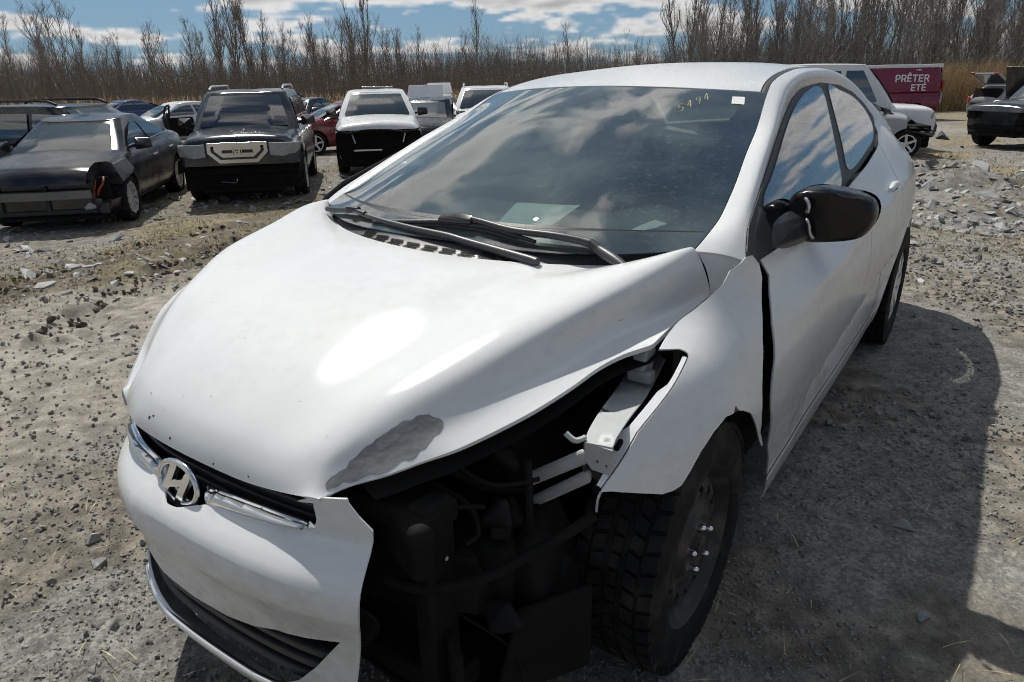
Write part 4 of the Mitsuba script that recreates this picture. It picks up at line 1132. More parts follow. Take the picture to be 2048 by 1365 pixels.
# dry grass: patches on the left and on the right, by the same noise as the ground's colour
xs, ys, r = view_points(240000, 4.2, 26)
pn = np.stack([xs * .62 + 40, ys * .62 + 3, 0 * xs], -1)
gm = meshkit.fbm(pn, 4, 0)
ang = np.arctan2(ys - CAM[1], xs - CAM[0]) - fa
t = np.hypot(xs - 1.5, ys + .3)
sl_ = (ys - 4.2) * .829 - (xs - .4) * .559
strip = ((np.abs(sl_ - .72) < .42) | (np.abs(sl_ + .60) < .25)) & (t > 3.8) & (t < 10) & (ys > 2)
band = strip | ((ang < -.28) & (r > 6.4) & (r < 8.6)) | ((ang > .30) & (r > 5.6) & (r < 8.0) & (gm > .44)) | ((ang < -.3) & (r > 14.5) & (r < 21) & (gm > .45))
k = ((gm > .57) & (t > 4.5) & (rng.uniform(0, 1, len(xs)) < .30)) | (band & (rng.uniform(0, 1, len(xs)) < .42))
k = k & (meshkit.fbm(np.stack([xs, ys, 0 * xs], -1) * 4.5, 2, 12) > .44)
hs = rng.uniform(.02, .075, k.sum()) * np.clip(r[k] / 7, .8, 2.2)
blades(xs[k], ys[k], hs, hs * .035 + .0007 * np.clip(r[k] / 5, 1, 3), rng.uniform(.5, .97, k.sum()), 'mat_dry_grass', 'dry_grass', 'short dry grass in patches among the rubble', 'grass')
xs, ys, r = view_points(900, 1.2, 9)
k = ~under_car(xs, ys)
hs = rng.uniform(.03, .13, k.sum())
blades(xs[k], ys[k], hs, np.full(k.sum(), .0016), np.full(k.sum(), .985), 'mat_straw', 'straw', 'loose bits of straw lying on the gravel', 'straw', flat=True)

# ---------------------------------------------------------------- the wrecked vehicles behind
def dusty(base, amt=.25, dust=(.30, .27, .23)):
    return proc(lambda p, n, uv: mix(base, dust, amt * smoothstep(.35, .75, fbm(p.x * 5, p.y * 5, p.z * 5, 4)) * (.4 + .6 * smoothstep(.6, -.5, p.z))))


for nm, c, a in (('charcoal', (.016, .018, .023), .25), ('near_black', (.009, .010, .012), .18), ('white', (.76, .77, .77), .22), ('silver', (.36, .37, .38), .25), ('red', (.16, .012, .018), .2), ('wine', (.20, .015, .055), .12),
                 ('slate_blue', (.020, .026, .033), .22), ('grey', (.13, .14, .15), .3), ('blue', (.03, .06, .16), .2)):
    coated('mat_car_' + nm, dusty(c, a), .06, 1.55)
scene['mat_car_glass'] = {'type': 'twosided', 'bsdf': {'type': 'principled', 'base_color': rgb(.012, .018, .019), 'roughness': .03, 'eta': 2.3, 'clearcoat': 1.0, 'clearcoat_gloss': .995}}
principled('mat_hazy_lens', proc(lambda p, n, uv: mix((.20, .215, .225), (.38, .39, .385), fbm(p.x * 25, p.y * 25, p.z * 25, 3))), .25, coat=.6)
principled('mat_orange_wire', (.22, .028, .012), .5)
principled('mat_decal_white', (.80, .78, .80), .5)
principled('mat_airbag', (.50, .49, .47), .9, spec=.1)


class Car:
    """A wreck: x from the front bumper to the rear, y to its right, z up; put in the yard by a bearing, a distance and a heading."""

    def __init__(self, key, u, depth, heading, L, W, Hh, wb, fo, top, green, mat, wr=.33, clear=.2, sink=0.0, nose=.80, tail=.86, lift=0.0, wheels=(1, 1, 1, 1), arch=.05, anchor=(0, 0)):
        self.key, self.L, self.W, self.H, self.mat, self.wr = key, L, W, Hh, mat, wr
        x, y, z = cam_ground(u, depth)
        self.R = rot('z', heading)
        self.o = np.array([x, y, z - sink]) - self.R @ np.array([anchor[0], anchor[1], 0])
        self.o[2] = float(ground_z(self.o[0:1], self.o[1:2], False)[0]) - sink
        self.green = green
        tx = np.array(top)
        zt = PchipInterpolator(tx[:, 0], tx[:, 1])
        self.zt = zt
        xs = np.unique(np.r_[np.linspace(0, .35, 6), np.linspace(.35, L - .35, 34), np.linspace(L - .35, L, 6)])
        ws = PchipInterpolator([0, .12, .5, 1.0, L - 1.0, L - .4, L - .08, L], np.array([nose - .10, nose, .95, 1, 1, .97, tail, tail - .10]) * W / 2)
        self.ws = ws
        rings = []
        for x in xs:
            h, w = float(zt(x)), float(ws(x))
            e = max(0, 1 - min(x, L - x) / .12)
            zb = clear + .16 * e
            e2 = max(0, 1 - min(x, L - x) / .30)
            h = h - .10 * e ** 2 - .05 * e2 ** 2
            d = h - zb
            half = [(.0, zb), (.80, zb), (.93, zb + .10 * d), (.985, zb + .30 * d), (1.0, zb + .52 * d), (.99, zb + .70 * d), (.955, zb + .85 * d), (.89, zb + .95 * d), (.80, h), (.62, h + .022), (.35, h + .040), (0, h + .048)]
            r = [(f * w, z) for f, z in half]
            ring = r + [(-a, b) for a, b in r[-2:0:-1]]
            rings.append([(x, a, b) for a, b in ring])
        rings = np.array(rings); n, m = rings.shape[:2]
        V = np.vstack([rings.reshape(-1, 3), rings[0].mean(0), rings[-1].mean(0)])
        i, j = np.meshgrid(np.arange(n - 1), np.arange(m), indexing='ij')
        q = np.stack([i * m + j, i * m + (j + 1) % m, (i + 1) * m + (j + 1) % m, (i + 1) * m + j], -1).reshape(-1, 4)
        k = np.arange(m)
        F = np.vstack([q[:, [0, 1, 2]], q[:, [0, 2, 3]], np.c_[np.full(m, n * m), (k + 1) % m, k], np.c_[np.full(m, n * m + 1), (n - 1) * m + k, (n - 1) * m + (k + 1) % m]])
        if trimesh.Trimesh(V, F, process=False).volume < 0:
            F = F[:, ::-1]
        self.body = m3.Manifold(m3.Mesh(V.astype(np.float32), F.astype(np.uint32)))
        self.axles = (fo, fo + wb)
        for ax in self.axles:
            c = m3.Manifold.cylinder(.34, wr + arch, wr + arch, 40).rotate([90, 0, 0])
            for s in (-1, 1):
                self.body -= c.translate([ax, s * (W / 2 - .17) + .17, wr + .0])
        self.wheels = wheels

    def to(self, v):
        return np.asarray(v) @ self.R.T + self.o

    def add(self, part, mesh, mat, smooth=35):
        if hasattr(mesh, 'to_mesh'):
            q = mesh.to_mesh(); mesh = (np.array(q.vert_properties[:, :3]), np.array(q.tri_verts))
        k = num(self.key + '__' + part)
        put(k, self.to(mesh[0]), mesh[1], mat, smooth=smooth)
        return k

    def done_body(self):
        self.add('body', self.body, self.mat, 55)

    def yg(self, x, z, s):
        """half width of the glasshouse at (x, z)"""
        g = self.green
        zb = float(self.zt(x)) if np.isscalar(x) else self.zt(x)
        t = np.clip((z - zb) / np.maximum(g['h'] - zb, .1), 0, 1)
        return s * (g['wb'] * (1 - t) + g['wt'] * t + .02 * np.sin(np.pi * t))

    def glasshouse(self, roofmat=None, rails=False):
        g = self.green
        x0, x1, x2, x3 = g['x']
        xc, hl, arc = (x1 + x2) / 2 + .05 * (x2 - x1), (x2 - x1) / 2, g.get('arc', .02)
        rz = lambda x: g['h'] - .035 - arc * ((x - xc) / hl) ** 2
        rings = []
        for t in np.linspace(0, 1, 9):
            zf, zr = float(self.zt(x0)) - .03, float(self.zt(x3)) - .03
            xa, xb = x0 + (x1 - x0) * t + .05 * math.sin(math.pi * t) * -1, x3 + (x2 - x3) * t + .05 * math.sin(math.pi * t)
            w = g['wb'] * (1 - t) + g['wt'] * t + .02 * math.sin(math.pi * t)
            zz = lambda x: (zf + (zr - zf) * (x - x0) / (x3 - x0)) * (1 - t) + rz(x) * t
            fr = .17
            pl = [(xa, -w * .55), (xa + fr * .25, -w * .82), (xa + fr, -w), *[(x, -w) for x in np.linspace(xa + .3, xb - .3, 8)], (xb - fr, -w), (xb - fr * .25, -w * .82), (xb, -w * .55)]
            pl = pl + [(x, -y) for x, y in pl[::-1]]
            rings.append([(x, y, zz(x)) for x, y in pl])
        for sc, dz in ((.985, .012), (.95, .020), (.80, .032), (.4, .040)):
            b = np.array(rings[8]); c = b.mean(0)
            rings.append(((b - c) * [.5 + .5 * sc, sc, 1] + c + [0, 0, dz]).tolist())
        R_ = np.array(rings); n, m = R_.shape[:2]
        V = np.vstack([R_.reshape(-1, 3), R_[0].mean(0) - [0, 0, .05], R_[-1].mean(0) + [0, 0, .002]])
        i, j = np.meshgrid(np.arange(n - 1), np.arange(m), indexing='ij')
        q = np.stack([i * m + j, i * m + (j + 1) % m, (i + 1) * m + (j + 1) % m, (i + 1) * m + j], -1).reshape(-1, 4)
        k = np.arange(m)
        F = np.vstack([q[:, [0, 1, 2]], q[:, [0, 2, 3]], np.c_[np.full(m, n * m), (k + 1) % m, k], np.c_[np.full(m, n * m + 1), (n - 1) * m + k, (n - 1) * m + (k + 1) % m]])
        if trimesh.Trimesh(V, F, process=False).volume < 0:
            F = F[:, ::-1]
        self.add('roof', (V, F), roofmat or self.mat, 45)
        self.gh = R_
        # windscreen and rear window, laid on the glasshouse's ends
        for nm, at in (('windscreen', (0, x0, x1)), ('rear_window', (1, x3, x2))):
            if nm in g.get('skip', ()):
                continue
            e, xa, xb = at
            s = -1 if e == 0 else 1

            def fn(p, xa=xa, xb=xb, s=s, e=e):
                y, t = p[:, 0], p[:, 1]
                w = g['wb'] * (1 - t) + g['wt'] * t
                zb = float(self.zt(xa)) - .03
                z = zb * (1 - t) + rz(xb) * t
                x = xa + (xb - xa) * t + s * .05 * np.sin(np.pi * t)
                u = np.clip(np.abs(y), 0, 1)
                x = x - s * np.where(u < .55, 0, .025 * (u - .55) / .27 + .0 * u)
                return np.c_[x + s * .006, y * w, z + .006]
            t1 = .93
            P = Polygon([(-.86, .10), (.86, .10), (.84, t1), (-.84, t1)]).buffer(-.05).buffer(.05)
            p, f = flat_mesh(P, .12)
            V2 = fn(p)
            N2 = fn_normals(fn, p)
            if (N2[:, 0] * s).mean() < 0:
                N2, f = -N2, f
            gg = np.cross(V2[f[:, 1]] - V2[f[:, 0]], V2[f[:, 2]] - V2[f[:, 0]])
            if np.sum(gg * N2[f[:, 0]]) < 0:
                f = f[:, ::-1]
            put(num(self.key + '__' + nm), self.to(V2), f, 'mat_car_glass', n=N2 @ self.R.T)
        if rails:
            for s in (-1, 1):
                xr = np.linspace(x1 + .25, x2 - .1, 12)
                z = g['h'] + np.r_[0, .055, np.full(8, .065), .055, 0]
                self.add('roof_rail', tube(np.c_[xr, np.full(12, s * (g['wt'] - .06)), z], .022, 6), rails)

    def side_panel(self, part, poly, s, mat, off=.006, h=.12, green=True, t=0):
        """a flat-pattern panel in side view (x, z) laid on the glasshouse or the body side"""
        P = Polygon(poly) if not isinstance(poly, shapely.Geometry) else poly
        if green:
            fn = lambda p: np.c_[p[:, 0], self.yg(p[:, 0], p[:, 1], s) + s * off, p[:, 1]]
        else:
            def fn(p):
                w = self.ws(p[:, 0]); hh = self.zt(p[:, 0])
                f = np.interp((p[:, 1] - .2) / (hh - .2), [0, .10, .30, .52, .70, .85, .95], [.80, .93, .985, 1.0, .99, .955, .89])
                return np.c_[p[:, 0], s * (w * f + off), p[:, 1]]
        p, f = flat_mesh(P, h)
        V, N = fn(p), fn_normals(fn, p)
        if (N[:, 1] * s).mean() < 0:
            N = -N
        gg = np.cross(V[f[:, 1]] - V[f[:, 0]], V[f[:, 2]] - V[f[:, 0]])
        if np.sum(gg * N[f[:, 0]]) < 0:
            f = f[:, ::-1]
        if t:
            V, f, N = shell(V, N, f, t)
        k = num(self.key + '__' + part)
        put(k, self.to(V), f, mat, n=N @ self.R.T)
        return k

    def seam(self, pts, s, part='door_seam', green=False):
        L = LineString(pts).buffer(.006, cap_style=2)
        self.side_panel(part, L, s, 'mat_dark', off=.003, h=.08, green=green)

    def handle(self, x, z, s, mat='mat_dull_chrome'):
        w = float(self.ws(x))
        self.add('door_handle', hull([(x - .09, s * (w + .012), z), (x + .09, s * (w + .012), z + .01)], .016), mat)

    def mirror(self, x, z, s, mat):
        w = self.green['wb']
        self.add('door_mirror', cat(hull([(x, s * (w + .08), z), (x + .05, s * (w + .26), z + .02), (x, s * (w + .08), z + .12), (x + .05, s * (w + .25), z + .11), (x - .07, s * (w + .15), z + .06)], .03), tube([(x, s * (w - .02), z + .02), (x, s * (w + .10), z + .04)], .025, 6)), mat)

    def put_wheels(self, rim='mat_alloy', n=5):
        for a, ax in enumerate(self.axles):
            for b, s in enumerate((-1, 1)):
                if not self.wheels[a * 2 + b]:
                    continue
                r, k0 = self.wr, num(self.key + '__wheel')
                c = np.array([ax, s * (self.W / 2 - .13), r])
                v, f = revolve([(r * .66, -.10), (r * .72, -.115), (r * .93, -.115), (r, -.085), (r * 1.005, 0), (r, .085), (r * .93, .115), (r * .66, .10)], 40)
                put(k0 + '__tyre', self.to(v * [1, s * -1 * -1, 1] + c), f, 'mat_rubber', smooth=40)
                P = Point(0, 0).buffer(r * .68, 24).difference(Point(0, 0).buffer(r * .60, 24)).union(Point(0, 0).buffer(r * .17, 12))
                for q in range(n):
                    an = 2 * math.pi * q / n + .2
                    P = P.union(LineString([(0, 0), (r * .64 * math.cos(an), r * .64 * math.sin(an))]).buffer(r * .085))
                rf_ = lambda p: np.c_[p[:, 0], np.interp(np.linalg.norm(p, axis=1), [0, r * .3, r * .68], [.085, .09, .105]) * s, p[:, 1]]
                p, f2 = flat_mesh(P, .05)
                V = rf_(p) + c
                N = np.tile([0, s, 0.0], (len(V), 1))
                V, f2, N = shell(V, N, f2 if s < 0 else f2[:, ::-1], .03)
                put(k0 + '__rim', self.to(V), f2, rim, smooth=40)
                v, f = revolve([(0, .02), (r * .64, .02), (r * .66, .05), (r * .66, -.08), (0, -.08)], 28)
                put(k0 + '__brake', self.to(v * [1, s, 1] + c), f, 'mat_dark', smooth=40)
        for ax in self.axles:                                         # the axle and floor that fill the arches
            self.add('axle', cat(boxm((ax, 0, self.wr + .05), (.20, self.W - .70, .14)), tube([(ax, -self.W / 2 + .2, self.wr), (ax, self.W / 2 - .2, self.wr)], .05, 8)), 'mat_dark')


    def cut_nose(self, x, z0, z1, w=.8):
        """the bumper and what it covered are gone"""
        self.body -= m3.Manifold.cube([x + 1, self.W * w, z1 - z0], False).translate([-1, -self.W * w / 2, z0])


def seat_pair(c, x, z, mat='mat_cloth'):
    for s in (-1, 1):
        c.add('seat_back', hull([(x + dx, s * .36 + d, z + dz) for d in (-.18, .18) for dx, dz in ((0, 0), (.1, 0), (.12, .5), (.2, .5))], .05), mat, 50)


SEDAN_TOP = lambda h0, hc, hb, L: [(0, h0), (.12, h0 + .09), (.6, (h0 + hc) / 2 + .07), (1.25, hc), (2.4, hc + .02), (3.6, hb - .02), (L - .35, hb), (L, hb - .08)]


def sedan_glass(c, s, front=True):
    x0, x1, x2, x3 = c.green['x']; h = c.green['h']
    zb = lambda x: float(c.zt(x)) + .045
    mid = (x1 + x2) / 2 - .02
    zt_ = h - .10
    fw = [(x0 + .36, zb(x0 + .36)), (mid - .04, zb(mid)), (mid - .10, zt_ + .005), (x1 + .16, zt_ - .07)]
    rw = [(mid + .04, zb(mid)), (x3 - .62, zb(x3 - .62)), (x2 + .10, zt_ - .13), (x2 - .20, zt_ - .05), (mid - .02, zt_ + .005)]
    qw = [(x3 - .55, zb(x3 - .55)), (x3 - .34, zb(x3 - .34)), (x2 + .20, zt_ - .10), (x2 + .16, zt_ - .08)]
    rnd = lambda P: Polygon(P).buffer(-.03).buffer(.03)
    for P in ((fw, rw, qw) if front else (rw, qw)):
        P = rnd(P)
        if not P.is_empty:
            c.side_panel('side_window', P, s, 'mat_car_glass')


# charcoal sedan with a stripped front, nearest on the left
k = 'charcoal_sedan'
label(k, 'charcoal sedan with its front bumper and lamps stripped off at the left edge', 'car')
c = Car(k, 60, 9.35, 46, 4.85, 1.865, 1.475, 2.80, .95, [(0, .68), (.10, .78), (.6, .90), (1.30, 1.0), (2.4, 1.03), (3.7, 1.07), (4.5, 1.08), (4.85, 1.0)], dict(x=(1.05, 1.95, 3.25, 4.35), h=1.485, wb=.83, wt=.58, arc=.055), 'mat_car_charcoal', wr=.335, anchor=(.3, 0))
c.cut_nose(.32, .0, .66, .98)
c.body -= m3.Manifold.cube([.85, .42, .50], False).translate([-.2, -1.05, .40])
c.done_body(); c.glasshouse(); c.put_wheels(n=10)
for s in (-1, 1):
    sedan_glass(c, s); c.mirror(1.62, 1.0, s, 'mat_car_charcoal')
    c.seam([(1.42, .97), (1.38, .62), (1.46, .32), (2.36, .30), (2.52, .7), (2.56, 1.02)], s); c.seam([(2.56, 1.02), (2.50, .6), (2.42, .32), (3.25, .34), (3.52, .66), (3.62, 1.05)], s)
    c.handle(2.40, .83, s); c.handle(3.42, .87, s)
    c.add('tail_lamp', hull([(4.55, s * .80, .98), (4.80, s * .68, .96), (4.55, s * .80, .88), (4.80, s * .68, .86)], .03), 'mat_red_lens')
for s in (-1,):
    c.add('window_trim', tube(np.array([(x, s * (float(c.yg(x, float(c.zt(x)) + .035, 1)) + .008), float(c.zt(x)) + .035) for x in np.linspace(1.5, 3.9, 20)]), .010, 5), 'mat_dull_chrome')
c.add('bumper_beam', cat(hull([(.16, -.62, .46), (.10, 0, .46), (.16, .62, .46), (.16, -.62, .56), (.10, 0, .56), (.16, .62, .56), (.24, -.62, .46), (.24, .62, .56)], .01)), 'mat_car_grey')
c.add('radiator', boxm((.36, 0, .46), (.05, 1.1, .44)), 'mat_dark')
c.add('radiator_frame', cat(boxm((.30, 0, .70), (.08, 1.3, .05)), boxm((.30, -.60, .48), (.06, .06, .46)), boxm((.30, .0, .48), (.04, .05, .46)), boxm((.30, .60, .48), (.06, .06, .46)), boxm((.30, 0, .26), (.08, 1.25, .05))), 'mat_dark_grey')
c.add('wiring', cat(tube(spline([(.18, -.72, .70), (.14, -.70, .60), (.18, -.66, .52), (.12, -.68, .46)], 20), .009, 5), tube(spline([(.30, -.78, .72), (.20, -.80, .66), (.16, -.74, .56), (.2, -.70, .48)], 20), .014, 5)), 'mat_orange_wire')
c.add('dangling_wire', cat(tube(spline([(.22, -.3, .68), (.12, -.22, .70), (.10, -.1, .66), (.2, 0, .64)], 20), .008, 5), tube(spline([(.2, .2, .68), (.1, .3, .71), (.1, .4, .66)], 20), .008, 5)), 'mat_dull_chrome')
c.add('horn', cat(hull([(.16, -.70, .40), (.2, -.66, .33)], .05), boxm((.22, -.74, .30), (.10, .12, .14), None, .02)), 'mat_dark_grey')
c.add('fog_lamp', hull([(.12, -.60, .37), (.10, -.56, .33), (.14, -.64, .34)], .03), 'mat_hazy_lens')
c.add('splash_shield', cat(boxm((.45, 0, .20), (.7, 1.4, .03)), boxm((.40, 0, .45), (.03, 1.62, .52))), 'mat_dark')
c.add('crumpled_fender', hull([(.55, -.86, .86), (.98, -.90, .90), (1.2, -.92, .74), (.75, -.95, .70), (.62, -.93, .62), (.95, -.96, .70)], .012), 'mat_car_grey', 20)

# black wagon with roof rails behind it
k = 'black_suv'
label(k, 'black wagon with roof rails parked behind the charcoal sedan', 'suv')
c = Car(k, 262, 12.2, -66, 4.75, 1.82, 1.66, 2.70, .92, [(0, .80), (.12, .92), (.7, 1.0), (1.2, 1.06), (2.4, 1.08), (4.4, 1.12), (4.62, 1.1), (4.75, 1.02)], dict(x=(1.05, 1.85, 3.95, 4.62), h=1.66, wb=.84, wt=.64), 'mat_car_near_black', wr=.35, anchor=(4.7, 0))
c.done_body(); c.glasshouse(rails='mat_black_plastic'); c.put_wheels()
for s in (-1, 1):
    for P in ([(1.5, 1.13), (2.45, 1.13), (2.40, 1.53), (1.98, 1.52)], [(2.55, 1.13), (3.4, 1.14), (3.35, 1.53), (2.5, 1.53)], [(3.5, 1.15), (4.25, 1.18), (3.95, 1.50), (3.45, 1.53)]):
        c.side_panel('side_window', Polygon(P).buffer(-.03).buffer(.03), s, 'mat_car_glass')
    c.add('tail_lamp', hull([(4.60, s * .78, 1.06), (4.68, s * .70, 1.06), (4.62, s * .80, .84), (4.70, s * .72, .84)], .03), 'mat_red_lens')
    c.mirror(1.5, 1.06, s, 'mat_car_near_black')

# dark SUV facing the camera, chrome grille
k = 'dark_suv'
label(k, 'dark boxy SUV facing the camera with chrome grille, hazy headlights and missing lower bumper', 'suv')
c = Car(k, 470, 11.2, 47, 4.85, 1.99, 1.80, 2.775, .95, [(0, 1.0), (.06, 1.06), (.5, 1.12), (1.20, 1.17), (2.4, 1.19), (4.5, 1.2), (4.85, 1.15)], dict(x=(1.12, 1.72, 4.35, 4.75), h=1.80, wb=.90, wt=.70), 'mat_car_slate_blue', wr=.385, clear=.24, nose=.95, anchor=(0, 0))
c.cut_nose(.30, .0, .66, .99)
c.done_body(); c.glasshouse(rails='mat_dull_chrome'); c.put_wheels()
for s in (-1, 1):
    for P in ([(1.52, 1.25), (2.45, 1.25), (2.42, 1.67), (1.86, 1.66)], [(2.55, 1.25), (3.4, 1.25), (3.38, 1.67), (2.52, 1.67)], [(3.5, 1.25), (4.35, 1.26), (4.25, 1.64), (3.48, 1.67)]):
        c.side_panel('side_window', Polygon(P).buffer(-.03).buffer(.03), s, 'mat_car_glass')
    c.mirror(1.55, 1.20, s, 'mat_black_plastic')
    c.seam([(1.40, 1.17), (1.38, .5), (1.5, .4), (2.48, .4), (2.50, 1.2)], s)
    c.add('headlight', hull([(-.03, s * .51, .99), (-.035, s * .51, .81), (.03, s * .90, .98), (.06, s * .90, .83), (.25, s * .955, .97), (.25, s * .96, .88), (-.02, s * .70, .79)], .012), 'mat_hazy_lens', 30)
    c.add('lamp_mount', boxm((.30, s * .76, .62), (.2, .32, .26), None, .02), 'mat_dark')
GP = Polygon([(-.46, 1.02), (.46, 1.02), (.47, .86), (.30, .70), (-.30, .70), (-.47, .86)])
fx_ = lambda o: (lambda p: np.c_[o + .10 * p[:, 0] ** 2, p[:, 0], p[:, 1]])
for nm, P, o, mt, t in (('grille', GP.buffer(-.06), .005, 'mat_dark', .01), ('grille_frame', GP.difference(GP.buffer(-.055)), -.05, 'mat_dull_chrome', .06), ('grille_bar', Polygon([(-.36, .965), (.36, .965), (.36, .89), (.24, .79), (-.24, .79), (-.36, .89)]).difference(sbox(-.24, .855, .24, .905)), -.045, 'mat_dull_chrome', .03)):
    p, f = flat_mesh(P, .04)
    fn = fx_(o)
    V, N = fn(p), fn_normals(fn, p)
    if N[:, 0].mean() > 0: N = -N
    gg = np.cross(V[f[:, 1]] - V[f[:, 0]], V[f[:, 2]] - V[f[:, 0]])
    if np.sum(gg * N[f[:, 0]]) < 0: f = f[:, ::-1]
    V, f, N = shell(V, N, f, t)
    put(num(k + '__' + nm), c.to(V), f, mt, n=N @ c.R.T)
em = shapely.union_all([Polygon([(-.055, .06), (-.03, .06), (-.018, -.06), (-.04, -.06)]), Polygon([(.055, .06), (.03, .06), (.018, -.06), (.04, -.06)]), sbox(-.035, -.012, .035, .012), sbox(-.075, -.07, .075, .075).difference(sbox(-.062, -.057, .062, .062))])
e = trimesh.creation.extrude_polygon(em, .03, engine='earcut')
ev = np.array(e.vertices)
c.add('emblem', (np.c_[-.085 + ev[:, 2] * 1.0, -ev[:, 0], ev[:, 1] + .88], np.array(e.faces)[:, ::-1]), 'mat_chrome', 30)
c.add('bumper_beam', cat(boxm((.24, 0, .55), (.10, 1.3, .12), None, .02), boxm((.34, 0, .40), (.06, 1.1, .5)), boxm((.30, -.45, .36), (.1, .1, .2)), boxm((.3, .5, .42), (.1, .2, .3)), boxm((.5, 0, .24), (.7, 1.3, .06)), boxm((.285, 0, .46), (.05, 1.86, .44))), 'mat_dark')
c.add('bumper_shell', cat(hull([(.04, .93, .76), (.04, .55, .72), (.12, .98, .55), (.12, .95, .76)], .015)), 'mat_dark', 30)
c.add('torn_fender_edge', hull([(.55, -.985, .96), (.60, -1.01, .90), (.72, -.99, .84), (.62, -1.0, .80)], .012), 'mat_dull_chrome', 20)
c.add('loose_bracket', cat(tube([(.16, .35, .38), (.14, .12, .36), (.16, .10, .42)], .012, 5)), 'mat_dull_chrome')

# white SUV with its front end gone
k = 'white_suv'
label(k, 'white SUV facing the camera with its whole front end stripped to black', 'suv')
c = Car(k, 757, 14.6, 45, 4.75, 1.89, 1.70, 2.70, .95, [(0, .98), (.05, 1.02), (.5, 1.09), (1.20, 1.15), (2.4, 1.17), (4.4, 1.2), (4.75, 1.1)], dict(x=(1.15, 1.95, 4.0, 4.65), h=1.70, wb=.86, wt=.65), 'mat_car_white', wr=.37, clear=.24, nose=.96, anchor=(.2, 0))
c.cut_nose(.45, .0, .94, 1.2)
c.done_body(); c.glasshouse(); c.put_wheels()
for s in (-1, 1):
    for P in ([(1.62, 1.23), (2.45, 1.22), (2.42, 1.57), (2.05, 1.56)], [(2.55, 1.22), (3.4, 1.24), (3.35, 1.57), (2.52, 1.57)]):
        c.side_panel('side_window', Polygon(P).buffer(-.03).buffer(.03), s, 'mat_car_glass')
    c.mirror(1.6, 1.16, s, 'mat_black_gloss')
    c.add('lamp_frame', cat(hull([(.30, s * .66, .90), (.34, s * .86, .86), (.36, s * .88, .74), (.32, s * .64, .68)], .03), boxm((.36, s * .78, .58), (.14, .24, .3), None, .02)), 'mat_dark', 30)
    c.add('lamp_strut', tube([(.28, s * .58, .92), (.27, s * .50, .66)], .018, 5), 'mat_dull_chrome')
c.add('front_frame', cat(boxm((.40, 0, .55), (.06, 1.5, .75)), boxm((.28, 0, .88), (.1, 1.45, .06)), boxm((.26, 0, .30), (.10, 1.3, .06)), boxm((.34, -.7, .5), (.12, .25, .55)), boxm((.34, .7, .5), (.12, .25, .55)), boxm((.55, 0, .24), (.7, 1.5, .05))), 'mat_dark')
c.add('bumper_beam', boxm((.24, .25, .52), (.08, .60, .05), None, .015), 'mat_dull_chrome')
c.add('drooping_strip', tube(spline([(.05, -.88, .96), (.02, -.55, .90), (.0, -.2, .94), (.0, .25, .95), (.02, .6, .90), (.06, .88, .97)], 24), .016, 6), 'mat_black_plastic')

# white car with its front door open, farther back on the left
k = 'white_open_door_car'
label(k, 'white car with its black-lined driver door standing open', 'car')
c = Car(k, 246, 23.5, -8, 4.6, 1.80, 1.47, 2.65, .9, SEDAN_TOP(.62, .98, 1.06, 4.6), dict(x=(1.1, 1.95, 3.3, 4.25), h=1.47, wb=.80, wt=.57, arc=.055), 'mat_car_white', wr=.32, anchor=(.35, 0))
c.body -= m3.Manifold.cube([1.0, .5, .62], False).translate([1.45, -1.1, .33])
c.done_body(); c.glasshouse(); c.put_wheels()
for s in (-1, 1):
    sedan_glass(c, s)
dx = np.array([(1.45, -.88), (1.25, -1.80)])
c.add('open_door', hull([(dx[0][0], dx[0][1], .36), (dx[1][0], dx[1][1], .36), (dx[0][0] - .05, dx[0][1], 1.0), (dx[1][0] - .05, dx[1][1], 1.0), (dx[0][0] + .08, dx[0][1], .36), (dx[1][0] + .08, dx[1][1], .36)], .02), 'mat_dark', 30)
c.add('open_door__window_frame', tube(spline([(1.44, -.90, 1.0), (1.46, -1.1, 1.32), (1.38, -1.6, 1.40), (1.24, -1.80, 1.0)], 24), .03, 6), 'mat_dark')
c.add('open_door__mirror', hull([(1.36, -1.35, 1.06), (1.33, -1.52, 1.10)], .07), 'mat_black_plastic')
c.add('cabin_opening', boxm((1.95, -.80, .66), (.96, .12, .60)), 'mat_dark')

# small blue car behind it
k = 'blue_car'
label(k, 'small dark blue car mostly hidden behind the white open-door car', 'car')
c = Car(k, 243, 36, 0, 4.3, 1.75, 1.45, 2.55, .85, SEDAN_TOP(.62, .96, 1.04, 4.3), dict(x=(1.0, 1.8, 3.1, 4.0), h=1.45, wb=.78, wt=.56, arc=.055), 'mat_car_blue', wr=.31, anchor=(1.8, 0))
c.done_body(); c.glasshouse(); c.put_wheels()
for s in (-1, 1): sedan_glass(c, s)

# red car between the two SUVs
k = 'red_car'
label(k, 'dark red car seen side on between the dark and the white SUV', 'car')
c = Car(k, 668, 20.5, -22, 4.5, 1.78, 1.44, 2.60, .9, SEDAN_TOP(.66, .97, 1.05, 4.5), dict(x=(1.05, 1.95, 3.2, 4.2), h=1.44, wb=.79, wt=.56, arc=.055), 'mat_car_red', wr=.32, anchor=(1.75, 0))
c.done_body(); c.glasshouse(); c.put_wheels()
for s in (-1, 1):
    sedan_glass(c, s); c.mirror(1.5, .98, s, 'mat_black_plastic')
    c.seam([(1.36, .95), (1.34, .6), (1.42, .32), (2.34, .30), (2.42, 1.0)], s)

# cars with raised bonnets and hatches in the rows behind
def raised(c, part, x, w, z, ln, ang, mat):
    R_ = rot('y', ang)
    v, f = hull([(0, -w, 0), (0, w, 0), (ln, -w * .86, .03), (ln, w * .86, .03), (ln * .5, 0, .10)], .02)
    c.add(part, (v @ R_.T + [x, 0, z], f), mat, 30)


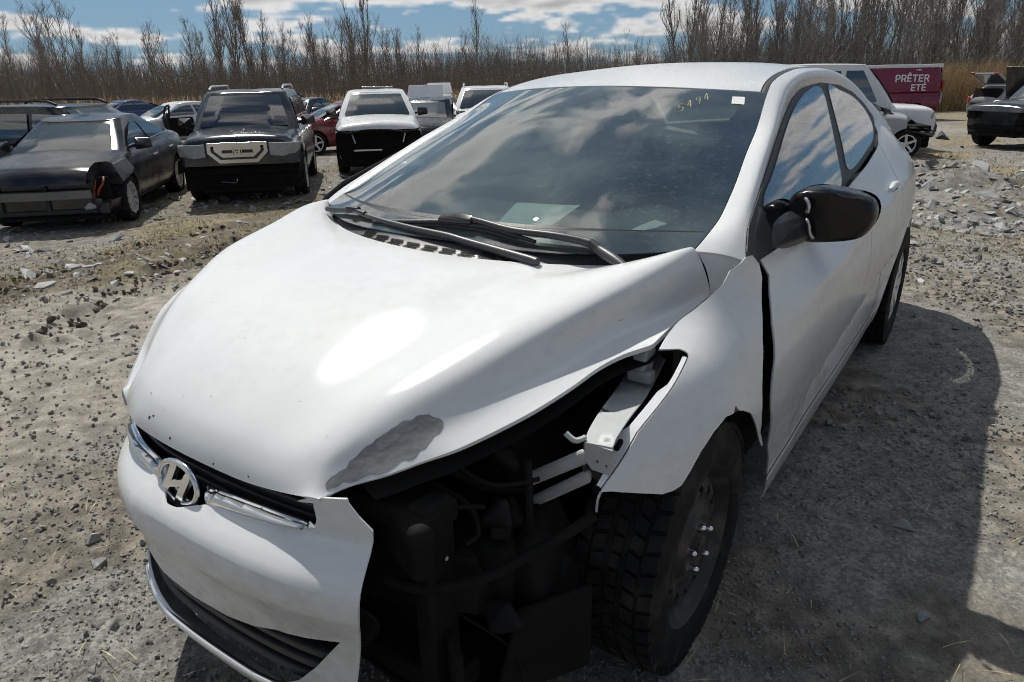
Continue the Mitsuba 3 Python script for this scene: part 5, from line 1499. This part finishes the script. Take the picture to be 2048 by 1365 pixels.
specs = [('silver_hood_up_car', 'silver car with raised bonnet showing above the white SUV roof', 783, 27.5, 30, 'mat_car_silver', 'bonnet'),
         ('grey_hatch_up_car', 'dark grey car with its hatch raised above the red car', 632, 30, 200, 'mat_car_grey', 'hatch'),
         ('blue_green_car', 'low dark teal car just left of the red car', 604, 27, 20, 'mat_car_slate_blue', None),
         ('white_hood_up_car', 'white car with its raised bonnet between the two white SUVs', 846, 23.5, 215, 'mat_car_white', 'bonnet'),
         ('black_front_car', 'black car with a black mirror in front of the white hood-up car', 858, 18.5, 30, 'mat_car_near_black', None),
         ('silver_far_car', 'far silver car right of the white hood-up car', 882, 31, 40, 'mat_car_silver', 'hatch')]
for k, txt, u, dpt, hd, mt, what in specs:
    label(k, txt, 'car')
    c = Car(k, u, dpt, hd, 4.4, 1.78, 1.46, 2.6, .88, SEDAN_TOP(.66, .97, 1.05, 4.4), dict(x=(1.05, 1.9, 3.2, 4.1), h=1.46, wb=.79, wt=.57, arc=.055), mt, wr=.32, anchor=(2.0, 0))
    c.done_body(); c.glasshouse(); c.put_wheels()
    for s in (-1, 1):
        sedan_glass(c, s); c.mirror(1.5, .98, s, 'mat_black_plastic' if 'black' in k else mt)
    if what == 'bonnet':
        raised(c, 'raised_bonnet', 1.05, .66, 1.0, 1.0, 235, mt)
        c.add('engine_bay', boxm((.6, 0, .94), (.8, 1.2, .06)), 'mat_dark')
    elif what == 'hatch':
        raised(c, 'raised_hatch', 3.4, .60, 1.45, 1.1, -22, mt)

# white SUV seen behind the windscreen pillar, sun glinting on it
k = 'white_wagon'
label(k, 'white SUV partly hidden by the screen pillar of the white sedan', 'suv')
c = Car(k, 975, 18.6, 38, 4.7, 1.86, 1.70, 2.68, .92, [(0, .92), (.08, 1.0), (.5, 1.08), (1.20, 1.14), (2.4, 1.16), (4.4, 1.2), (4.7, 1.1)], dict(x=(1.1, 1.85, 4.0, 4.6), h=1.70, wb=.86, wt=.66), 'mat_car_white', wr=.36, clear=.22, anchor=(1.2, 0))
c.done_body(); c.glasshouse(rails='mat_dull_chrome'); c.put_wheels()
for s in (-1, 1):
    for P in ([(1.55, 1.21), (2.45, 1.21), (2.42, 1.57), (1.98, 1.56)], [(2.55, 1.22), (3.4, 1.24), (3.35, 1.57), (2.52, 1.57)]):
        c.side_panel('side_window', Polygon(P).buffer(-.03).buffer(.03), s, 'mat_car_glass')
    c.mirror(1.55, 1.14, s, 'mat_car_white')

# right of the white sedan: boxy white SUV in profile
k = 'boxy_white_suv'
label(k, 'boxy white SUV in profile facing right behind the sedan roof', 'suv')
c = Car(k, 1858, 17.6, 118, 4.5, 1.88, 2.12, 2.66, .85, [(0, .96), (.05, 1.02), (.5, 1.07), (1.10, 1.10), (2.4, 1.12), (4.3, 1.14), (4.5, 1.12)], dict(x=(.98, 1.75, 4.2, 4.45), h=2.12, wb=.88, wt=.74), 'mat_car_white', wr=.37, clear=.26, nose=.95, anchor=(0, .5))
c.done_body(); c.glasshouse(); c.put_wheels()
for s in (-1, 1):
    for P in ([(1.50, 1.20), (2.30, 1.20), (2.30, 1.94), (1.90, 1.94)], [(2.42, 1.20), (3.3, 1.20), (3.3, 1.94), (2.42, 1.94)]):
        c.side_panel('side_window', Polygon(P).buffer(-.03).buffer(.03), s, 'mat_car_glass')
    c.seam([(1.30, 1.14), (1.28, .5), (1.36, .42), (2.34, .42), (2.36, 1.18)], s)
    c.add('headlight', hull([(.03, s * .55, .92), (.02, s * .55, .80), (.14, s * .86, .94), (.16, s * .88, .82)], .025), 'mat_hazy_lens', 30)
c.add('bumper', boxm((.06, 0, .56), (.18, 1.7, .24), None, .06), 'mat_dark_grey')

# grey sedan, crushed at the front, nearer
k = 'crushed_grey_sedan'
label(k, 'grey sedan with a crushed front and black mirror beside the boxy white SUV', 'car')
c = Car(k, 1886, 16.2, 112, 4.5, 1.76, 1.42, 2.6, .9, SEDAN_TOP(.62, .95, 1.0, 4.5), dict(x=(1.1, 1.85, 3.2, 4.1), h=1.42, wb=.78, wt=.57, arc=.08), 'mat_car_silver', wr=.31, anchor=(0, .3))
c.cut_nose(.95, .0, 1.2, 1.2)
c.done_body(); c.glasshouse(); c.put_wheels()
for s in (-1, 1):
    sedan_glass(c, s, front=False); c.mirror(1.45, .98, s, 'mat_black_gloss')
    x0 = 1.1
    c.side_panel('side_window', Polygon([(1.48, 1.03), (2.35, 1.03), (2.3, 1.32), (1.98, 1.31)]), s, 'mat_car_glass')
    c.side_panel('airbag', Polygon([(1.56, 1.05), (1.86, 1.04), (1.98, 1.27), (1.90, 1.28)]), s, 'mat_airbag', off=.012)
rr_ = np.random.default_rng(5)
for q_ in range(9):
    cc = np.array([rr_.uniform(.15, .95), rr_.uniform(-.7, .75), rr_.uniform(.45, .80)])
    c.add('crushed_piece', hull(cc + rr_.normal(0, 1, (7, 3)) * [.14, .16, .07], .012), ['mat_dark', 'mat_car_grey', 'mat_dark_grey', 'mat_black_plastic'][q_ % 4], 20)
c.add('engine', boxm((.62, 0, .45), (.6, 1.0, .5), None, .04), 'mat_dark')

# wine-red van with lettering
k = 'red_van'
label(k, 'wine red van with white roof and white lettering', 'van')
c = Car(k, 1870, 31.5, -8 - 50, 4.9, 1.95, 2.28, 3.0, .85, [(0, .95), (.1, 1.05), (.6, 1.15), (1.0, 1.22), (2.4, 1.24), (4.85, 1.24), (4.9, 1.22)], dict(x=(.8, 1.35, 4.78, 4.89), h=2.28, wb=.95, wt=.86, arc=.01), 'mat_car_wine', wr=.34, clear=.25, tail=.97, anchor=(4.9, -.95))
c.done_body(); c.glasshouse(); c.put_wheels()
g_ = c.gh[8]
c.add('white_roof', hull([(x, y, 2.22 + dz) for x in (1.45, 4.75) for y in (-.84, .84) for dz in (0, .09)], .03), 'mat_car_white', 30)
for s in (-1, 1):
    c.side_panel('side_window', Polygon([(1.05, 1.32), (1.75, 1.30), (1.75, 1.90), (1.40, 1.90)]).buffer(-.03).buffer(.03), s, 'mat_car_glass')
    c.add('tail_lamp', boxm((4.88, s * .90, 1.42), (.06, .10, .50), None, .02), 'mat_red_lens')
    c.add('rear_corner_panel', boxm((4.86, s * .90, .92), (.08, .12, .46), None, .02), 'mat_car_silver')
    c.seam([(3.6, .42), (3.6, 1.22)], s); c.seam([(2.3, .42), (2.3, 1.22)], s)


def van_text(txt, x, z, h, key):
    m_ = meshkit.text_mesh(txt, h, .006, bold=True)
    v = np.array(m_.vertices)
    P = np.c_[x + v[:, 0], v[:, 1] + z]
    yy = c.yg(P[:, 0], P[:, 1], -1) - .010 - v[:, 2]
    put(num(k + '__' + key), c.to(np.c_[P[:, 0], yy, P[:, 1]]), np.array(m_.faces), 'mat_decal_white')


van_text('PRÊTER', 2.72, 1.62, .29, 'lettering')
van_text('ETÉ', 3.45, 1.24, .27, 'lettering')
van_text('AVRIL', 3.6, 2.08, .06, 'lettering')

# silver hatchback with its tailgate up
k = 'silver_hatchback'
label(k, 'silver hatchback with its glazed tailgate raised at the far right', 'car')
c = Car(k, 1958, 31.5, 150, 4.2, 1.76, 1.50, 2.55, .85, [(0, .66), (.12, .78), (.6, .92), (1.1, 1.0), (2.4, 1.02), (4.0, 1.06), (4.2, .96)], dict(x=(1.0, 1.8, 3.5, 4.1), h=1.50, wb=.80, wt=.60, skip=('rear_window',)), 'mat_car_silver', wr=.32, anchor=(4.0, 0))
c.done_body(); c.glasshouse(); c.put_wheels()
for s in (-1, 1):
    c.side_panel('side_window', Polygon([(1.55, 1.08), (2.45, 1.08), (2.42, 1.38), (1.95, 1.37)]), s, 'mat_car_glass'); c.side_panel('side_window', Polygon([(2.55, 1.08), (3.5, 1.1), (3.3, 1.36), (2.52, 1.38)]), s, 'mat_car_glass')
    c.add('tail_lamp', hull([(4.08, s * .76, 1.0), (4.16, s * .66, .98), (4.10, s * .78, .78), (4.18, s * .68, .78)], .03), 'mat_red_lens')
c.add('boot_opening', boxm((4.02, 0, 1.0), (.20, 1.15, .72), rot('y', -18), .02), 'mat_dark')
c.add('raised_tailgate', cat(*[tube(np.array(e_), .045, 6) for e_ in ([(3.5, -.56, 1.54), (4.45, -.60, 1.98)], [(3.5, .56, 1.54), (4.45, .60, 1.98)], [(4.45, -.60, 1.98), (4.45, .60, 1.98)], [(3.5, -.56, 1.54), (3.5, .56, 1.54)])]), 'mat_car_silver', 30)
put(num(k + '__raised_tailgate__window'), c.to([(3.52, -.54, 1.55), (3.52, .54, 1.55), (4.42, .57, 1.97), (4.42, -.57, 1.97)]), [[0, 1, 2], [0, 2, 3]], 'mat_car_glass')
for s in (-1, 1):
    c.add('raised_tailgate__lamp', boxm((4.47, s * .52, 1.99), (.06, .20, .08), None, .02), 'mat_red_lens')

# black SUV and dark pickup at the right edge
k = 'black_wagon'
label(k, 'black wagon with its bonnet raised at the right edge of the yard', 'suv')
c = Car(k, 2015, 24, -30, 4.7, 1.86, 1.72, 2.7, .92, [(0, .92), (.08, 1.0), (.5, 1.08), (1.20, 1.12), (2.4, 1.14), (4.4, 1.18), (4.7, 1.1)], dict(x=(1.1, 1.85, 4.0, 4.6), h=1.72, wb=.86, wt=.66), 'mat_car_near_black', wr=.36, clear=.24, anchor=(.4, 0))
c.done_body(); c.glasshouse(); c.put_wheels()
for s in (-1, 1):
    c.side_panel('side_window', Polygon([(1.55, 1.20), (2.45, 1.20), (2.42, 1.57), (1.98, 1.56)]), s, 'mat_car_glass')
    c.side_panel('side_window', Polygon([(2.55, 1.20), (3.4, 1.22), (3.38, 1.57), (2.52, 1.57)]), s, 'mat_car_glass')
raised(c, 'raised_bonnet', 1.1, .74, 1.14, 1.05, 245, 'mat_car_near_black')

k = 'dark_pickup'
label(k, 'dark grey-blue pickup with missing bumper and torn front at the right edge', 'pickup')
c = Car(k, 1975, 17.6, -38, 5.2, 1.92, 1.80, 3.2, .92, [(0, 1.0), (.06, 1.05), (.5, 1.10), (1.3, 1.14), (2.4, 1.16), (3.6, 1.16), (5.2, 1.14)], dict(x=(1.3, 1.95, 3.5, 3.9), h=1.80, wb=.86, wt=.68), 'mat_car_slate_blue', wr=.38, clear=.32, nose=.94, anchor=(0, 0))
c.cut_nose(.30, .0, .92, 1.1)
c.done_body(); c.glasshouse(); c.put_wheels()
for s in (-1, 1):
    c.side_panel('side_window', Polygon([(1.75, 1.24), (2.6, 1.24), (2.55, 1.66), (2.12, 1.65)]), s, 'mat_car_glass')
    c.add('lamp_housing', hull([(.18, s * .62, .95), (.22, s * .84, .92), (.24, s * .86, .76), (.2, s * .60, .74)], .03), 'mat_dark', 30)
c.add('front_frame', cat(boxm((.36, 0, .62), (.08, 1.4, .55)), boxm((.22, 0, .52), (.12, 1.5, .12), None, .02), boxm((.5, 0, .36), (.8, 1.3, .08)), boxm((.30, -.6, .55), (.16, .2, .4))), 'mat_dark')
c.add('hanging_lamp', hull([(.10, -.88, .72), (.16, -.92, .66)], .05), 'mat_hazy_lens')

# ---------------------------------------------------------------- bare trees, brush and reeds
principled('mat_bark', proc(lambda p, n, uv: mix((.14, .13, .12), (.30, .285, .265), fbm(p.x * 2.3, p.y * 2.3, p.z * 1.1, 3))), .95, spec=.1)
principled('mat_twig', proc(lambda p, n, uv: mix((.17, .158, .145), (.32, .30, .275), fbm(p.x * .5, p.y * .5, p.z * .5, 3))), .95, spec=.1)
principled('mat_brush', proc(lambda p, n, uv: mix((.105, .100, .096), (.23, .22, .207), cell_rand(dr.floor(p.x * 1.3), dr.floor(p.y * 1.3), 1) * .6 + .4 * noise(p.x * .4, p.y * .4, p.z * .8))), .95, spec=.1)
principled('mat_reed', proc(lambda p, n, uv: mix((.24, .165, .085), (.42, .315, .19), cell_rand(dr.floor(p.x * 3), dr.floor(p.y * 3), 1))), .95, spec=.1)


def branch_mesh(paths):
    """3- or 5-sided tubes for many polylines at once: list of (points, radii)"""
    return cat(*[tube(p, r, s, cap=False) for p, r, s in paths])


def grow(seed, stems, spread, up, nb, nt):
    r = np.random.default_rng(seed)
    trunk, crown = [], []

    def wander(p, d, ln, n, bend, lift):
        out = [p]
        for _ in range(n):
            d = d + r.normal(0, bend, 3) + [0, 0, lift]; d /= np.linalg.norm(d)
            p = p + d * ln / n
            out.append(p)
        return np.array(out), d
    for s in range(stems):
        a = r.uniform(0, 2 * np.pi)
        d = np.array([math.cos(a) * spread * (s > 0 or stems > 1), math.sin(a) * spread * (s > 0 or stems > 1), 1.0])
        H_ = r.uniform(.78, 1.0)
        pts, _ = wander(np.array([math.cos(a), math.sin(a), 0]) * .015 * (stems > 1) + [0, 0, -.02], d, H_, 9, .045, .03)
        rad = np.interp(np.linspace(0, 1, 10), [0, .1, 1], [.013, .0100, .0012]) / math.sqrt(max(1, stems * .6))
        trunk.append((pts, rad, 6))
        for b in range(nb):
            t = r.uniform(.22, .97); i = min(8, int(t * 9)); p0 = pts[i] + (pts[i + 1] - pts[i]) * (t * 9 - i)
            ba = r.uniform(0, 2 * np.pi)
            d1 = np.array([math.cos(ba), math.sin(ba), up + r.uniform(-.2, .5)]); d1 /= np.linalg.norm(d1)
            L = H_ * r.uniform(.16, .36) * (1.12 - .75 * t)
            bp, _ = wander(p0, d1, L, 5, .10, .10)
            r0 = np.interp(t, [0, 1], [.0052, .0016])
            crown.append((bp, np.linspace(r0, .0010, 6), 3))
            for q in range(nt):
                t2 = r.uniform(.2, 1.0); j = min(4, int(t2 * 5)); p1 = bp[j] + (bp[j + 1] - bp[j]) * (t2 * 5 - j)
                ta = r.uniform(0, 2 * np.pi)
                d2 = np.array([math.cos(ta), math.sin(ta), up + r.uniform(-.2, .9)]); d2 /= np.linalg.norm(d2)
                tp, _ = wander(p1, d2, L * r.uniform(.25, .55), 3, .12, .10)
                crown.append((tp, np.array([.0012, .0010, .0008, .0005]), 3))
                if r.uniform() < .5:
                    d3 = d2 + r.normal(0, .6, 3); d3 /= np.linalg.norm(d3)
                    tp2, _ = wander(tp[1], d3, L * r.uniform(.15, .3), 2, .1, .1)
                    crown.append((tp2, np.array([.0009, .0007, .0005]), 3))
    return branch_mesh(trunk), branch_mesh(crown)


KINDS = [('slim', 11, 1, 0, 1.3, 30, 6), ('slim_b', 12, 1, 0, 1.7, 26, 6), ('clump', 13, 4, .22, 1.5, 16, 8), ('clump_b', 14, 6, .34, 1.2, 13, 7), ('broad', 15, 2, .16, .8, 28, 8), ('upswept', 16, 3, .12, 2.2, 22, 7), ('shrubby', 17, 8, .5, 1.2, 8, 5)]
for nm, sd, *a in KINDS:
    tr_, cr_ = grow(sd, *a)
    scene['tree_kind_' + nm] = {'type': 'shapegroup', 'trunk': mikit.ply(tr_, 'mat_bark', smooth=True), 'crown': mikit.ply(cr_, 'mat_twig')}


def tree(u, depth, height, kind, text, group=None, lean=0.0):
    q = CAM + (CF + CR * (u - 1024) / 1385.85 + CU * .33) * depth
    z = float(ground_z(q[0:1], q[1:2], False)[0])
    k = num('bare_tree')
    scene[k] = {'type': 'instance', 'g': {'type': 'ref', 'id': 'tree_kind_' + kind}, 'to_world': T().translate([q[0], q[1], z]).rotate([CF[0], CF[1], 0], lean).rotate([0, 0, 1], (u * 37.0) % 360).scale([height, height, height])}
    label(k, text, 'tree', group)


rt = random.Random(12)
GL, GRT = 'bare trees of the left tree line', 'bare trees of the dense right-hand wood'
tree(150, 78, 13.0, 'clump_b', 'large many-stemmed bare tree rising at the far left')
tree(478, 84, 15.5, 'clump', 'tall bare tree behind the dark SUV reaching out of the frame')
tree(735, 88, 15.0, 'upswept', 'tall upswept bare tree above the white SUV reaching out of the frame')
tree(957, 92, 12.5, 'slim_b', 'tall slim bare tree standing clear left of the sedan roof')
tree(1135, 96, 10.0, 'slim', 'lone slim bare tree above the sedan windscreen')
tree(1246, 100, 8.2, 'shrubby', 'small wispy bare tree low over the middle of the sedan roof')
tree(1366, 58, 12.5, 'upswept', 'tall leaning bare tree just left of the right-hand wood', lean=-3)
for u, d, h, kd in [(105, 82, 11.5, 'clump'), (178, 84, 12.5, 'upswept'), (20, 84, 10, 'upswept'), (255, 88, 9, 'clump'), (372, 92, 11.5, 'clump_b'), (438, 94, 13.5, 'clump'), (525, 90, 14.5, 'upswept'), (595, 92, 10.5, 'clump_b'), (655, 88, 12, 'clump'), (725, 96, 14.5, 'clump_b'), (780, 90, 12.5, 'slim'), (862, 94, 10, 'clump'), (940, 100, 10, 'clump'), (-40, 74, 10, 'clump'), (40, 80, 11, 'slim'), (75, 76, 9, 'clump_b'), (215, 82, 9.5, 'broad'), (232, 90, 9, 'slim'), (290, 84, 9, 'shrubby'), (318, 92, 10, 'slim_b'), (345, 82, 9.5, 'clump'), (398, 88, 12.5, 'slim'), (425, 82, 12, 'upswept'), (455, 90, 13.5, 'slim_b'),
                    (512, 86, 14, 'slim'), (548, 92, 13.5, 'slim'), (572, 88, 10, 'clump'), (612, 90, 12, 'broad'), (640, 94, 12.5, 'slim_b'), (668, 90, 11.5, 'upswept'), (692, 96, 13, 'slim'), (712, 90, 13.5, 'clump'), (762, 94, 12.5, 'broad'), (798, 96, 11.5, 'slim'), (822, 92, 10.5, 'clump'), (845, 98, 11.5, 'slim_b'),
                    (882, 96, 10.5, 'slim'), (915, 98, 9.5, 'shrubby'), (980, 96, 11, 'slim'), (1008, 100, 9, 'clump'), (1040, 102, 8, 'slim_b'), (1080, 100, 8.0, 'shrubby'), (1108, 104, 8.5, 'slim')]:
    where = 'far left edge' if u < 130 else 'left beyond the charcoal sedan' if u < 240 else 'left beyond the open-door car' if u < 350 else 'left behind the dark SUV' if u < 580 else 'left behind the red car' if u < 670 else 'left behind the stripped SUV' if u < 850 else 'centre left of the sedan roof' if u < 990 else 'centre above the sedan windscreen'
    look_ = {'slim': 'slim single-stemmed', 'slim_b': 'slim upright', 'clump': 'bushy many-stemmed', 'clump_b': 'wide many-stemmed', 'broad': 'broad forked', 'upswept': 'upswept', 'shrubby': 'low shrubby'}[kd]
    tree(u, d + rt.uniform(-2, 2), h * rt.uniform(.72, 1.04) * (.86 if u > 580 else 1), kd, look_ + ' bare tree in the tree line ' + where, 'bare trees at the ' + where)
for u, d, h, kd in [(1225, 104, 6.5, 'slim'), (1268, 98, 7, 'slim_b'), (1290, 102, 5.5, 'shrubby'), (1318, 96, 6, 'shrubby')]:
    tree(u, d, h, kd, 'low bare tree at the gap in the tree line over the sedan roof', 'low bare trees at the gap in the tree line')
u = 1398
while u < 2120:
    d = rt.uniform(46, 66) if u > 1560 else rt.uniform(54, 70)
    h = (rt.uniform(9.5, 12) if u > 1640 else rt.uniform(8, 10.5)) * d / 55
    where = 'above the rear of the sedan roof' if u < 1640 else 'above the boxy white SUV and the red van' if u < 1875 else 'above the reeds and the silver hatchback' if u < 1990 else 'at the right edge'
    tree(u, d, h, rt.choice(['clump', 'upswept', 'slim', 'broad', 'clump', 'slim_b', 'upswept']), 'bare tree of the dense right-hand wood ' + where, 'bare trees of the wood ' + where, lean=rt.uniform(-4, 4))
    u += rt.uniform(9, 19)


def stem_field(n, u0, u1, d0, d1, h0, h1, seed, rad):
    r = np.random.default_rng(seed)
    us, ds = r.uniform(u0, u1, n), np.sqrt(r.uniform(d0 ** 2, d1 ** 2, n))
    q = CAM + (CF + CR * ((us - 1024) / 1385.85)[:, None] + CU * .33) * ds[:, None]
    base = np.c_[q[:, :2], ground_z(q[:, 0], q[:, 1], False) - .05]
    hh = r.uniform(h0, h1, n) * (.25 + 1.5 * meshkit.fbm(np.c_[q[:, :2] * .09, 0 * us], 3, 3))
    lean = r.normal(0, .13, (n, 2))
    V, F, o = [], [], 0

    def seg(p0, p1, ra, rb):
        nonlocal o
        m = len(p0)
        a = r.uniform(0, 2 * np.pi, m)
        rows = []
        for pt, rad_ in ((p0, ra), (p1, rb)):
            for k in range(3):
                an = a + k * 2.0944
                rows.append(pt + np.c_[np.cos(an), np.sin(an), 0 * an] * np.broadcast_to(rad_, (m,))[:, None])
        W = np.stack(rows, 1)
        f = np.array([[0, 1, 4], [0, 4, 3], [1, 2, 5], [1, 5, 4], [2, 0, 3], [2, 3, 5]])
        V.append(W.reshape(-1, 3)); F.append((f[None] + (np.arange(m) * 6)[:, None, None]).reshape(-1, 3) + o); o += m * 6
    p1 = base + np.c_[lean * hh[:, None] * .5, hh * .5]
    p2 = base + np.c_[lean * hh[:, None] * 1.15 + r.normal(0, .12, (n, 2)), hh]
    seg(base, p1, rad, rad * .75); seg(p1, p2, rad * .75, rad * .25)
    for k in range(4):
        t = r.uniform(.25, .9, n)[:, None]
        s0 = base + (p2 - base) * t
        an = r.uniform(0, 2 * np.pi, n); ln = hh * r.uniform(.14, .3, n)
        seg(s0, s0 + np.c_[np.cos(an) * ln * .6, np.sin(an) * ln * .6, ln], rad * .45, rad * .2)
    return np.vstack(V), np.vstack(F)


v, f = stem_field(6500, -160, 1345, 66, 118, 1.6, 5.4, 31, .018)
put('brush', v, f, 'mat_brush')
label('brush', 'dense leafless brush below the far tree line on the left', 'brush', kind='stuff')
v, f = stem_field(3200, 1330, 2180, 46, 74, 1.2, 5.0, 33, .018)
put('brush_001', v, f, 'mat_brush')
label('brush_001', 'thin leafless undergrowth among the trunks on the right', 'brush', kind='stuff')
v, f = stem_field(9000, -160, 1200, 50, 66, .25, .8, 35, .012)
put('tall_dry_grass', v, f, 'mat_reed')
label('tall_dry_grass', 'low rusty band of dry grass along the far edge on the left', 'grass', kind='stuff')
v, f = stem_field(7000, 1780, 2010, 37, 45, .7, 2.2, 37, .012)
put('reeds', v, f, 'mat_reed')
label('reeds', 'tall orange-brown dry reeds between the red van and the silver hatchback', 'reeds', kind='stuff')
v, f = stem_field(14000, -900, 2900, 120, 170, 4, 8, 39, .04)
put('far_wood', v, f, 'mat_brush')
label('far_wood', 'far bare woodland along the horizon', 'wood', kind='stuff')
